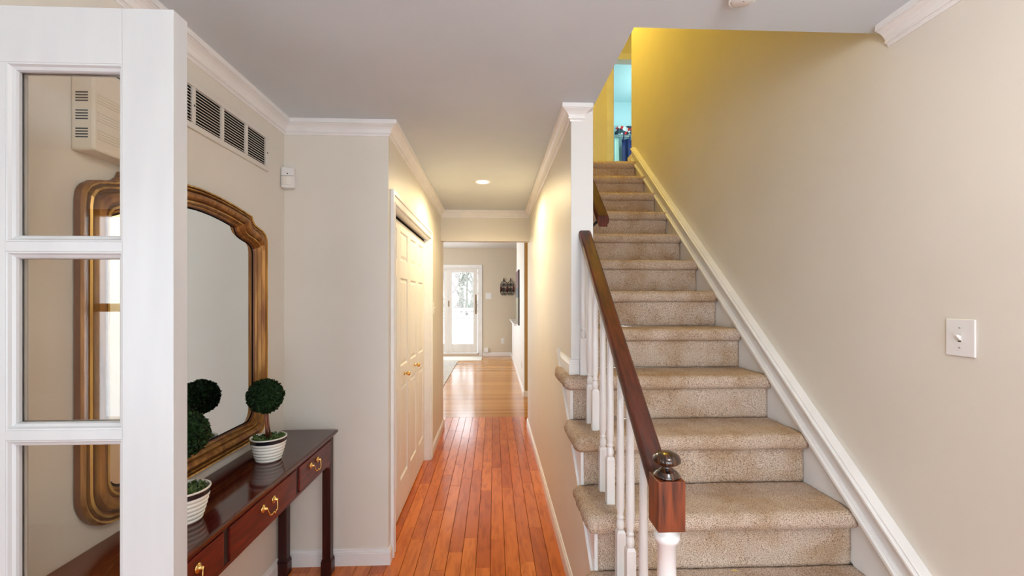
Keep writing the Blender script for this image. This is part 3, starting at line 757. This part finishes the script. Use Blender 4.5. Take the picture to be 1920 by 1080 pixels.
outer = outline(.500, .812, .115, 1.755, arch((.360, 1.874), 1.914, 1.910, [(.496, 1.785), (.483, 1.806), (.460, 1.821), (.432, 1.829), (.404, 1.834), (.384, 1.842), (.369, 1.855)]))
inner = outline(.405, .905, .060, 1.700, arch((.252, 1.803), 1.832, 1.830, [(.400, 1.722), (.385, 1.737), (.358, 1.748), (.325, 1.755), (.297, 1.761), (.275, 1.770), (.261, 1.784)]))
def full(h): return h + [(-a, b) for a, b in h[-2:0:-1]]
O_, I_ = full(outer), full(inner)
hp = [(0, .004), (0, .018), (.05, .026), (.10, .024), (.13, .016), (.16, .016), (.19, .026), (.24, .029), (.28, .026), (.31, .018), (.345, .018), (.40, .034), (.50, .038), (.60, .036), (.66, .030), (.70, .022), (.73, .022), (.76, .028), (.82, .029), (.86, .022), (.885, .016), (.90, .018), (.94, .018), (.97, .012), (1.0, .006)]
hm = [1, 0, 2, 0, 1, 0, 2, 0, 0, 1, 0, 0, 0, 0, 0, 1, 0, 2, 0, 0, 1, 0, 0, 1]
bm = bmesh.new(); rows = []
for (oa, ob), (ia, ib) in zip(O_, I_):
    rows.append([bm.verts.new((hh*1.25, oa+(ia-oa)*wv, ob+(ib-ob)*wv)) for wv, hh in hp])
n = len(rows)
for i in range(n):
    a, b = rows[i], rows[(i+1) % n]
    for k in range(len(hp)-1):
        f = bm.faces.new([a[k], a[k+1], b[k+1], b[k]]); f.material_index = hm[k]; f.smooth = False
fr_o = link('frame', bm, [M['gold'], M['goldbrown'], M['goldbright']], mr); fr_o.location = (0, 0, -.81)
bm = bmesh.new(); vs = [bm.verts.new((.006, a*1.004, b)) for a, b in I_]; vb = [bm.verts.new((.003, a*1.004, b)) for a, b in I_]
bm.faces.new(vs); bm.faces.new(vb[::-1])
for i in range(n): bm.faces.new([vs[i], vs[(i+1) % n], vb[(i+1) % n], vb[i]])
g_o = link('mirror_glass', bm, M['mirror'], mr); g_o.location = (0, 0, -.81)
bm = bmesh.new(); vs = [bm.verts.new((.0065, a*1.003, b)) for a, b in I_]; v2 = [bm.verts.new((.0068, a*.984, .905+(b-.905)*.989+.005)) for a, b in I_]
for i in range(n): bm.faces.new([vs[i], vs[(i+1) % n], v2[(i+1) % n], v2[i]])
e_o = link('glass_edge', bm, M['dark'], mr); e_o.location = (0, 0, -.81)

# ---------------------------------------------------------------- console table
ct = thing('console_table', 'dark mahogany console table with brass drawer pulls below the mirror', 'table', (-1.0, 1.745, 0))
ty0, ty1, tx0, tx1, tz = 1.012, 2.478, XL+.006, -.858, .766
bm = bmesh.new()
pf = [(0, 0), (.006, 0), (.010, .003), (.010, .007), (.016, .010), (.017, .017), (.014, .022), (.010, .024)]   # (out, z)
lo_, hi_ = None, None
rings = []
for out, z in [(-.01, 0)] + pf + [(-.0, .024)]:
    e = out-.017
    rings.append([bm.verts.new((x_, y_, tz-.024+z)) for x_, y_ in ((tx0, ty0-e), (tx1+e, ty0-e), (tx1+e, ty1+e), (tx0, ty1+e))])
for p, q in zip(rings, rings[1:]):
    for k in range(4): bm.faces.new([p[k], p[(k+1) % 4], q[(k+1) % 4], q[k]])
bm.faces.new(rings[0]); bm.faces.new(rings[-1])
link('tabletop', bm, M['mahog'], ct)
fx = -.876; bx = XL+.012; ay0, ay1 = ty0+.022, ty1-.022; az0, az1 = .600, tz-.024
lw = .044
# apron: rails behind drawers, ends, back
bm = B((fx-.02, fx-.006, ay0, ay1, az0, az1), (bx, bx+.016, ay0, ay1, az0, az1), (bx, fx-.006, ay0+.004, ay0+.02, az0, az1), (bx, fx-.006, ay1-.02, ay1-.004, az0, az1))
box(bm, fx-.006, fx, ay0+lw, ay1-lw, az0, az0+.014); box(bm, fx-.006, fx, ay0+lw, ay1-lw, az1-.012, az1)
link('apron', bm, M['mahogfront'], ct, bevel=0.0015)
for yy in (ay0, ay1-lw):
    for xx in (fx-lw, bx):
        bm = B((xx, xx+lw, yy, yy+lw, .085, az1), (xx-.006, xx+lw+.006, yy-.006, yy+lw+.006, 0, .075), (xx-.003, xx+lw+.003, yy-.003, yy+lw+.003, .075, .086))
        link('leg', bm, M['mahogleg'], ct, bevel=0.0025)
# small shaped brackets where legs meet the apron
for yy, s in ((ay0+lw, 1), (ay1-lw, -1)):
    bm = prism([(yy, az0+.002), (yy+s*.05, az0+.002), (yy+s*.036, az0-.006), (yy+s*.02, az0-.010), (yy+s*.012, az0-.022), (yy, az0-.026)], 'x', fx-.018, fx-.002)
    link('corner_bracket', bm, M['mahogfront'], ct)
def bail(yc, parent):
    bm = bmesh.new()
    for s in (-1, 1):
        vsb = len(bm.verts)
        lathe(bm, [(.0005, 0), (.0145, .0005), (.0155, .003), (.012, .005), (.006, .007), (.0055, .016), (.003, .019)], (0, 0, 0), 16, caps=False)
        bm.verts.ensure_lookup_table()
        bmesh.ops.transform(bm, matrix=Matrix.Translation((fx+.004, yc+s*.040, .690)) @ Matrix.Rotation(PI/2, 4, 'Y'), verts=bm.verts[vsb:])
    pts = []
    for t in [i/24 for i in range(25)]:
        yy = -.040+.080*t; u = abs(2*t-1)
        z = -.034*(1-u**3.0) + (.010*math.exp(-((u)/.16)**2) if False else 0)
        z += .006*math.sin(u*PI*2.2)*(u > .1)
        pts.append((fx+.020+.010*(1-u*u), yc+yy, .690+z))
    tube(bm, pts, [.0022+.0012*(1-abs(2*i/24-1)) for i in range(25)], 8)
    o = link('drawer_pull', bm, M['brass'], parent); o['label'] = 'polished brass bail pull'
for a, b in ((ay0+lw+.006, 1.470), (1.502, 1.996), (2.030, ay1-lw-.006)):
    dr = link('drawer', B((fx-.016, fx+.004, a, b, az0+.016, az1-.014)), M['mahogfront'], ct, bevel=0.003)
    bail((a+b)/2 if b < 2.2 and a > 1.3 else (1.300 if a < 1.3 else 2.186), dr)
for ya in (1.470, 1.996):
    link('drawer_divider', B((fx-.014, fx-.003, ya+.001, ya+.031, az0+.014, az1-.012)), M['black'], ct)
adopt(ct)

# ---------------------------------------------------------------- topiaries
def topiary(label, x, y, sd, scale=1.0, rot=0.0):
    rn = random.Random(sd)
    t = thing('potted_topiary', label, 'plant', (x, y, tz), 'ball topiaries on the console table')
    H = .105
    # ribbed boat-shaped pot
    prof_, mis = [], []
    for i in range(57):
        u = i/56; z = H*u
        r = .047+.028*(u**.75)
        r += .0040*abs(math.sin(u*7.5*PI))-.0020 if u < .78 else 0
        prof_.append((r, z)); mis.append(0)
    mis = [1 if .81 < (i+.5)/56 < .965 else 0 for i in range(56)]
    prof_ += [(prof_[-1][0]-.001, H+.002), (prof_[-1][0]-.006, H+.001), (prof_[-1][0]-.007, H-.018)]; mis += [0, 0, 0]
    bm = bmesh.new(); lathe(bm, prof_, (0, 0, 0), 40, sx=1.0, sy=1.0, mis=mis, caps=False)
    bot = bm.faces.new([v for v in bm.verts if abs(v.co.z) < 1e-6][::-1])
    p = link('pot', bm, [M['pot'], M['potblack']], t); p['label'] = 'ribbed white ceramic pot with a black band'
    bm = bmesh.new(); lathe(bm, [(.067, 0), (.05, .004), (.001, .008)], (0, 0, H-.016), 24, caps=False)
    link('soil', bm, M['moss'], t)
    bm = bmesh.new()
    def leaf(bm, c, nrm, L, w, roll):
        nrm = nrm.normalized(); a = nrm.orthogonal().normalized(); b = nrm.cross(a)
        d = (a*math.cos(roll)+b*math.sin(roll)); e = nrm.cross(d)
        tip = c + nrm*L*.55 + d*L*.75; m1 = c + nrm*L*.40 + d*L*.35
        v = [bm.verts.new(q) for q in (c, m1+e*w, tip, m1-e*w, m1+nrm*(-w*.35))]
        bm.faces.new([v[0], v[1], v[4]]); bm.faces.new([v[1], v[2], v[4]]); bm.faces.new([v[2], v[3], v[4]]); bm.faces.new([v[3], v[0], v[4]])
    for i in range(260):
        a = rn.uniform(0, 2*PI); r = .064*math.sqrt(rn.random())
        leaf(bm, Vector((r*math.cos(a), r*math.sin(a), H-.012+rn.uniform(0, .006))), Vector((rn.uniform(-.7, .7), rn.uniform(-.7, .7), 1)), .018, .006, rn.uniform(0, 6.28))
    o = link('moss', bm, M['moss'], t); o['kind'] = 'stuff'
    for dx, dy, k in ((-.006, 0, 1), (.006, .004, .8), (0, -.006, .9)):
        bm = bmesh.new(); tube(bm, [(dx*1.4, dy*1.4, H-.015), (dx*.6-.006, dy, H+.05), (dx*.8-.012, dy, H+.13)], [.0055*k, .005*k, .0048*k], 8)
        link('stem', bm, M['stem'], t)
    bm = bmesh.new(); c0 = Vector((-.014, 0, H+.180)); R0 = .063
    bmesh.ops.create_icosphere(bm, subdivisions=3, radius=R0, matrix=Matrix.Translation(c0))
    for i in range(2300):
        z = rn.uniform(-1, 1); a = rn.uniform(0, 2*PI); q = math.sqrt(1-z*z)
        nv = Vector((q*math.cos(a), q*math.sin(a), z))
        leaf(bm, c0+nv*R0*rn.uniform(.96, 1.10), nv+Vector((rn.uniform(-.35, .35), rn.uniform(-.35, .35), rn.uniform(-.35, .35))), rn.uniform(.013, .019), .0048, rn.uniform(0, 6.28))
    o = link('foliage', bm, M['leaf'], t); o['kind'] = 'stuff'
    t.rotation_euler = (0, 0, rot); t.scale = (scale,)*3
topiary('ball topiary in ribbed white pot at the far end of the console table', -1.003, 2.015, 5)
topiary('ball topiary in ribbed white pot half hidden behind the french door edge', -1.000, 1.470, 9, rot=1.9)

# ---------------------------------------------------------------- light switch by the stairs
def plate(name, label, cat, loc, rotz, w, h, kind, group=None):
    t = thing(name, label, cat, loc, group); t.rotation_euler = (0, 0, rotz)
    link('plate', B((-w/2, w/2, -.006, 0, -h/2, h/2)), M['plastic'], t, bevel=0.0035, seg=3)
    def scr(z):
        bm = bmesh.new(); lathe(bm, [(.0032, 0), (.0032, .001), (.001, .0015)], n=10)
        o = link('screw', bm, M['metalpaint'], t); o.location = (0, -.006, z); o.rotation_euler = (PI/2, 0, 0)
        o2 = link('screw_slot', B((-.0025, .0025, -.0082, -.0072, z-.0005, z+.0005)), M['dark'], t)
    if kind == 'toggle':
        scr(.030); scr(-.030)
        link('toggle_recess', B((-.0055, .0055, -.0066, -.006, -.012, .012)), M['metalpaint'], t)
        bm = prism([(-.006, -.008), (-.006, .006), (-.020, .011), (-.021, .006), (-.010, -.007)], 'x', -.0042, .0042)
        link('toggle', bm, M['plastic'], t, bevel=0.001)
        link('recess_shadow_gap', B((-.005, .005, -.0069, -.0062, -.0125, -.0095)), M['dark'], t)
    elif kind == 'rocker':
        for dx in (-.023, .023) if w > .1 else (0,):
            link('rocker', B((dx-.016, dx+.016, -.010, -.006, -.032, .032)), M['plastic'], t, bevel=0.002)
    elif kind == 'outlet':
        for z in (-.02, .02):
            link('socket', B((-.017, .017, -.009, -.006, z-.014, z+.014)), M['plastic'], t, bevel=0.004)
            link('slots', B((-.007, -.005, -.0095, -.0088, z-.004, z+.006), (.005, .007, -.0095, -.0088, z-.004, z+.006)), M['dark'], t)
        scr(0)
    return t
plate('light_switch', 'white toggle light switch on the wall right of the stairs', 'light switch', (XR, 1.297, 1.364), -PI/2, .086, .114, 'toggle')
plate('light_switch', 'narrow white switch plate on hall wall beyond the closet', 'light switch', (XC, 4.36, 1.40), PI/2, .07, .114, 'toggle')
plate('light_switch', 'double rocker switch plate beside the glass sliding door', 'light switch', (-.14, 11.7, 1.578), 0, .15, .165, 'rocker')
plate('power_outlet', 'white power outlet low on the far tan wall', 'outlet', (.235, 11.7, .39), 0, .085, .15, 'outlet')
plate('power_outlet', 'power outlet low on the white pantry wall', 'outlet', (.462, 7.35, .40), -PI/2, .08, .125, 'outlet')
tag(link('junction_box', B((-.26, -.14, 11.66, 11.70, .09, .21)), M['plastic'], bevel=0.01), 'small white box at floor level right of the sliding door', 'box')

# ---------------------------------------------------------------- ceiling fittings
cl = thing('recessed_light', 'glowing round recessed light in the hall ceiling', 'light', (-.094, 3.72, CH))
bm = bmesh.new(); lathe(bm, [(.052, -.001), (.056, -.006), (.066, -.007), (.074, -.004), (.074, 0)], n=36, caps=False); link('trim_ring', bm, M['white'], cl)
bm = bmesh.new(); lathe(bm, [(.053, -.0012), (.03, -.002), (.002, -.002)], n=32, caps=False); link('bulb', bm, M['emit'], cl)
sd_ = thing('smoke_detector', 'ribbed white smoke detector on foyer ceiling at top edge', 'smoke detector', (.790, 1.370, CH))
bm = bmesh.new(); lathe(bm, [(.050, 0), (.050, -.008), (.040, -.010), (.038, -.040), (.030, -.045), (.002, -.046)], n=32, caps=False); link('housing', bm, M['plastic'], sd_)
for i in range(28):
    a = 2*PI*i/28
    o = link('rib', B((.036, .043, -.0018, .0018, -.040, -.010)), M['plastic'], sd_) if i == 0 else None
    if o is None: o = bpy.data.objects.new('rib', me_r); COL.objects.link(o); o.parent = sd_
    me_r = o.data; o.rotation_euler = (0, 0, a)

# ---------------------------------------------------------------- far room: sliding door, mats, sconce, picture
sl_ = thing('door_7', 'white framed glass patio door with snow outside', 'door', (-1.3, 11.76, .05), kind='structure')
x0_, x1_ = -2.25, -.395
link('casing', B((x0_-.09, x0_, 11.675, 11.70, 0, 2.40), (x1_, x1_+.09, 11.675, 11.70, 0, 2.40), (x0_, x1_, 11.675, 11.70, 2.32, 2.40)), M['white'], sl_, bevel=0.004)
link('jamb', B((x0_, x1_, 11.70, 11.82, 2.285, 2.32), (x0_, x0_+.03, 11.70, 11.82, .05, 2.29), (x1_-.03, x1_, 11.70, 11.82, .05, 2.29), (x0_, x1_, 11.70, 11.82, .05, .075)), M['doorwhite'], sl_)
def sash(a, b, y, nm):
    l, r_ = .155, .115
    z0_, z1_ = .08, 2.285; ga, gb, gz0, gz1 = a+l, b-r_, .315, 2.195
    link('sliding_panel', B((a, ga, y, y+.04, z0_, z1_), (gb, b, y, y+.04, z0_, z1_), (ga, gb, y, y+.04, z0_, gz0), (ga, gb, y, y+.04, gz1, z1_)), M['doorwhite'], sl_, bevel=0.004)
    link('pane', B((ga, gb, y+.018, y+.022, gz0, gz1)), M['clear'], sl_)
sash(-1.255, -.43, 11.715, 'a'); sash(-2.215, -1.20, 11.765, 'b')
bm = bmesh.new(); tube(bm, [(-.478, 11.712, 1.15), (-.478, 11.68, 1.17), (-.478, 11.672, 1.32), (-.478, 11.68, 1.47), (-.478, 11.712, 1.49)], .010, 8); box(bm, -.495, -.461, 11.705, 11.716, 1.10, 1.62)
o = link('handle', bm, M['bronze'], sl_); o['label'] = 'dull brass pull handle'
link('lock', B((-1.20, -1.175, 11.70, 11.716, 1.30, 1.45)), M['bronze'], sl_)
adopt(sl_)
tag(link('door_mat', B((-1.9, -.30, 10.72, 11.5, .0005, .016)), M['mat'], bevel=0.006), 'pale mat on floor before the patio door', 'mat')
tag(link('area_rug', B((-3.0, -.86, 6.6, 10.66, .0005, .014)), M['rug'], bevel=0.005), 'pale grey rug at left edge of far room', 'rug')
sc = thing('wall_sconce', 'black scrolled iron candle sconce on the far tan wall', 'sconce', (.352, 11.7, 1.60))
bm = bmesh.new()
for s in (-1, 1):
    c = s*.090
    tube(bm, [(c-.085, -.03, .04), (c-.085, -.03, .28), (c-.07, -.03, .33), (c-.02, -.03, .37), (c, -.03, .42)], .008, 6)
    tube(bm, [(c+.085, -.03, .04), (c+.085, -.03, .28), (c+.07, -.03, .33), (c+.02, -.03, .37), (c, -.03, .42)], .008, 6)
    tube(bm, [(c, -.03, .05), (c, -.03, .42)], .007, 6)
    lathe(bm, [(.003, .40), (.016, .42), (.008, .44), (.002, .46)], (c, -.03, 0), 8)
    for q, zc in ((-1, .27), (1, .27), (-1, .03), (1, .03), (-1, .15), (1, .15)):
        tube(bm, [(c+q*.042+(.006+.034*(1-t/20))*math.cos(q*t*.55+PI/2), -.03, zc+(.006+.034*(1-t/20))*math.sin(t*.55+PI/2)) for t in range(21)], .006, 5)
    tube(bm, [(c, 0, .12), (c, -.03, .12)], .008, 6)
tube(bm, [(-.19, -.035, .10), (.19, -.035, .10)], .009, 6)
link('scrollwork', bm, M['black'], sc)
for xx in (-.165, 0, .165):
    bm = bmesh.new(); lathe(bm, [(.02, .102), (.033, .108), (.033, .116), (.02, .118)], (xx, -.06, 0), 14); link('candle_cup', bm, M['black'], sc)
    bm = bmesh.new(); lathe(bm, [(.024, .115), (.024, .22), (.012, .226), (.003, .23)], (xx, -.06, 0), 14); o = link('candle', bm, M['wax'], sc); o['label'] = 'burgundy pillar candle'
bm = bmesh.new()
for xx in (-.165, 0, .165): tube(bm, [(xx, -.035, .10), (xx, -.06, .105)], .007, 6)
link('candle_arm', bm, M['black'], sc)
pc = thing('wall_picture', 'narrow dark red and olive canvas hung on the white pantry wall', 'picture', (.462, 8.35, 1.5))
link('canvas', B((.438, .4615, 7.95, 8.78, 1.02, 2.02)), M['canvas'], pc, bevel=0.002)
link('canvas_edge', B((.440, .4613, 7.942, 7.951, 1.015, 2.025)), M['black'], pc)
adopt(pc)
tag(link('wall_calendar', B((.452, .4615, 8.845, 8.94, 1.20, 2.10)), M['plastic'], bevel=0.002), 'white paper panel hung at the end of pantry wall', 'wall hanging')

# ---------------------------------------------------------------- outside: snow, deck rail, trees
o = struct('ground_snow', B((-30, 30, 11.83, 60, -.6, -.02)), M['snow'])
bm = bmesh.new()
for i in range(24):
    pass
nx_, ny_ = 40, 20; vv = {}
for i in range(nx_+1):
    for j in range(ny_+1):
        X = -12+24*i/nx_; Y = 14.2+26*j/ny_
        h = -.03 if j == 0 else .15+.68*min(1, j/3)+.08*noise.noise(Vector((X*.6, Y*.6, 0)))
        vv[i, j] = bm.verts.new((X, Y, h))
for i in range(nx_):
    for j in range(ny_): f = bm.faces.new([vv[i, j], vv[i+1, j], vv[i+1, j+1], vv[i, j+1]]); f.smooth = True
for i in range(nx_):
    pass
o = link('snow_bank', bm, M['snow']); o['kind'] = 'stuff'; o['label'] = 'bank of white snow beyond the patio'; o['category'] = 'snow'
dk = thing('deck_railing', 'snow covered white deck railing outside the patio door', 'railing', (-1.2, 15.0, .05))
link('top_rail', B((-3.2, .4, 14.93, 15.07, 1.12, 1.20)), M['snow'], dk, bevel=0.01)
link('bottom_rail', B((-3.2, .4, 14.97, 15.03, .84, .88)), M['bark'], dk)
for x_ in (-1.62, -.2, -3.0):
    link('post', B((x_-.05, x_+.05, 14.95, 15.05, .0, 1.25)), M['white'], dk, bevel=0.006)
for i in range(18):
    x_ = -3.1+i*.19
    link('rail_baluster', B((x_-.035, x_+.035, 14.975, 15.025, .1, 1.13)), M['white'], dk)
adopt(dk)
def branch(bm, p, d, L, r, depth, rn):
    q = p + d*L; tube(bm, [p, p+d*L*.5+Vector((rn.uniform(-.05, .05), 0, 0))*L*.5, q], [r, r*.85, r*.7], 6, caps=False)
    if depth:
        for _ in range(3 if depth > 1 else 3):
            nd = (d + Vector((rn.uniform(-.75, .75), rn.uniform(-.4, .4), rn.uniform(-.15, .6)))).normalized()
            branch(bm, p+d*L*rn.uniform(.45, 1), nd, L*rn.uniform(.5, .75), r*.55, depth-1, rn)
for i, (x_, y_, r_, lean, lab) in enumerate(((-1.85, 20, .13, -.35, 'leaning bare grey tree left of the others outside'), (-1.65, 22, .14, .06, 'upright bare forked tree in middle of patio view'), (-1.15, 24, .12, .02, 'thin bare tree farthest behind the deck railing'))):
    t = thing('bare_tree', lab, 'tree', (x_, y_, .6), 'bare winter trees behind the deck')
    rn = random.Random(i+20); bm = bmesh.new()
    tube(bm, [(0, 0, -.3), (lean*.6, 0, .9), (lean*1.3, 0, 1.9)], [r_*1.15, r_, r_*.8], 8); link('trunk', bm, M['bark'], t)
    bm = bmesh.new()
    for k in range(6):
        branch(bm, Vector((lean*(.6+.12*k), 0, .9+.2*k)), Vector((rn.uniform(-.8, .8), rn.uniform(-.3, .3), 1)).normalized(), rn.uniform(.8, 1.5), r_*.5, 3, rn)
    o = link('branches', bm, M['bark'], t); o['kind'] = 'stuff'
t = thing('evergreen_tree', 'green evergreen standing right of the bare trees outside', 'tree', (-1.15, 19, .5)); rn = random.Random(4)
bm = bmesh.new(); tube(bm, [(0, 0, -.2), (0, 0, 3)], [.08, .02], 8); link('trunk', bm, M['bark'], t)
bm = bmesh.new()
for i in range(1500):
    z = rn.uniform(.5, 3.0); R1 = .5*(1.15-z/3.6); a = rn.uniform(0, 6.28); q = R1*math.sqrt(rn.random())
    c = Vector((q*math.cos(a), q*math.sin(a), z)); dd = Vector((math.cos(a), math.sin(a), -.3)).normalized()*.09; e = Vector((-math.sin(a), math.cos(a), .2))*.022
    v = [bm.verts.new(c), bm.verts.new(c+dd*.5+e), bm.verts.new(c+dd), bm.verts.new(c+dd*.5-e)]; bm.faces.new(v)
o = link('needles', bm, M['needles'], t); o['kind'] = 'stuff'
# woodland floor brush line
bm = bmesh.new(); rn = random.Random(8)
for i in range(700):
    x_ = rn.uniform(-5, 1.5); y_ = rn.uniform(18, 26); z_ = .93
    tube(bm, [(x_, y_, z_), (x_+rn.uniform(-.25, .25), y_, z_+rn.uniform(.15, .75))], [.018, .006], 4, caps=False)
o = link('brush', bm, M['bark']); o['kind'] = 'stuff'; o['label'] = 'low bare brush behind the snowy deck'; o['category'] = 'brush'

# ---------------------------------------------------------------- upstairs bathroom curtain and door edge
def drape(name, x0, x1, y, z0, z1, amp, wl, m, parent=None):
    bm = bmesh.new(); n = int((x1-x0)/.012)
    rows = []
    for i in range(n+1):
        X = x0+(x1-x0)*i/n; a = math.sin(X*2*PI/wl)+.4*math.sin(X*2*PI/wl*1.7+1)
        rows.append([bm.verts.new((X+.02*amp/.04*math.sin(z*2), y+amp*a*(.55+.45*(1-kz)), z)) for kz, z in ((k/8, z0+(z1-z0)*k/8) for k in range(9))])
    for a, b in zip(rows, rows[1:]):
        for k in range(8): f = bm.faces.new([a[k], b[k], b[k+1], a[k+1]]); f.smooth = True
    o = link(name, bm, m, parent); s = o.modifiers.new('thickness', 'SOLIDIFY'); s.thickness = .004
    return o
cu = thing('bathroom_curtain', 'navy blue curtain with a patterned red and navy valance upstairs', 'curtain', (2.7, 8.2, UF))
o = drape('drape', 2.40, 3.2, 8.24, UF+.02, 4.50, .035, .15, M['navy'], cu)
o = drape('liner', 2.27, 2.37, 8.30, UF+.02, 4.60, .01, .05, M['palecloth'], cu)
o = drape('valance', 2.26, 3.2, 8.19, 4.57, 4.73, .012, .2, M['valance'], cu); o['label'] = 'floral red, navy and white valance'
bm = bmesh.new(); tube(bm, [(2.26, 8.24, 4.56), (3.25, 8.24, 4.56)], .012, 8); link('rod', bm, M['white'], cu)
for i in range(7):
    x_ = 2.44+i*.12; link('hanging_tab', B((x_-.01, x_+.01, 8.225, 8.255, 4.46, 4.575)), M['navy'], cu)
adopt(cu)
du = thing('door_8', 'yellow-lit narrow door edge at top of the stairs, left side', 'door', (1.30, 6.2, UF), kind='structure')
link('door_leaf', B((1.02, 1.40, 6.255, 6.298, UF, 4.9)), M['doorwhite'], du, bevel=0.003)
link('door_casing', B((1.40, 1.475, 6.28, 6.30, UF-.02, 4.98)), M['wall'], du, bevel=0.003)
link('hinge', B((1.385, 1.402, 6.245, 6.262, 3.78, 3.88)), M['black'], du)
adopt(du)
print('planks', cnt, 'objects', len(COL.objects))
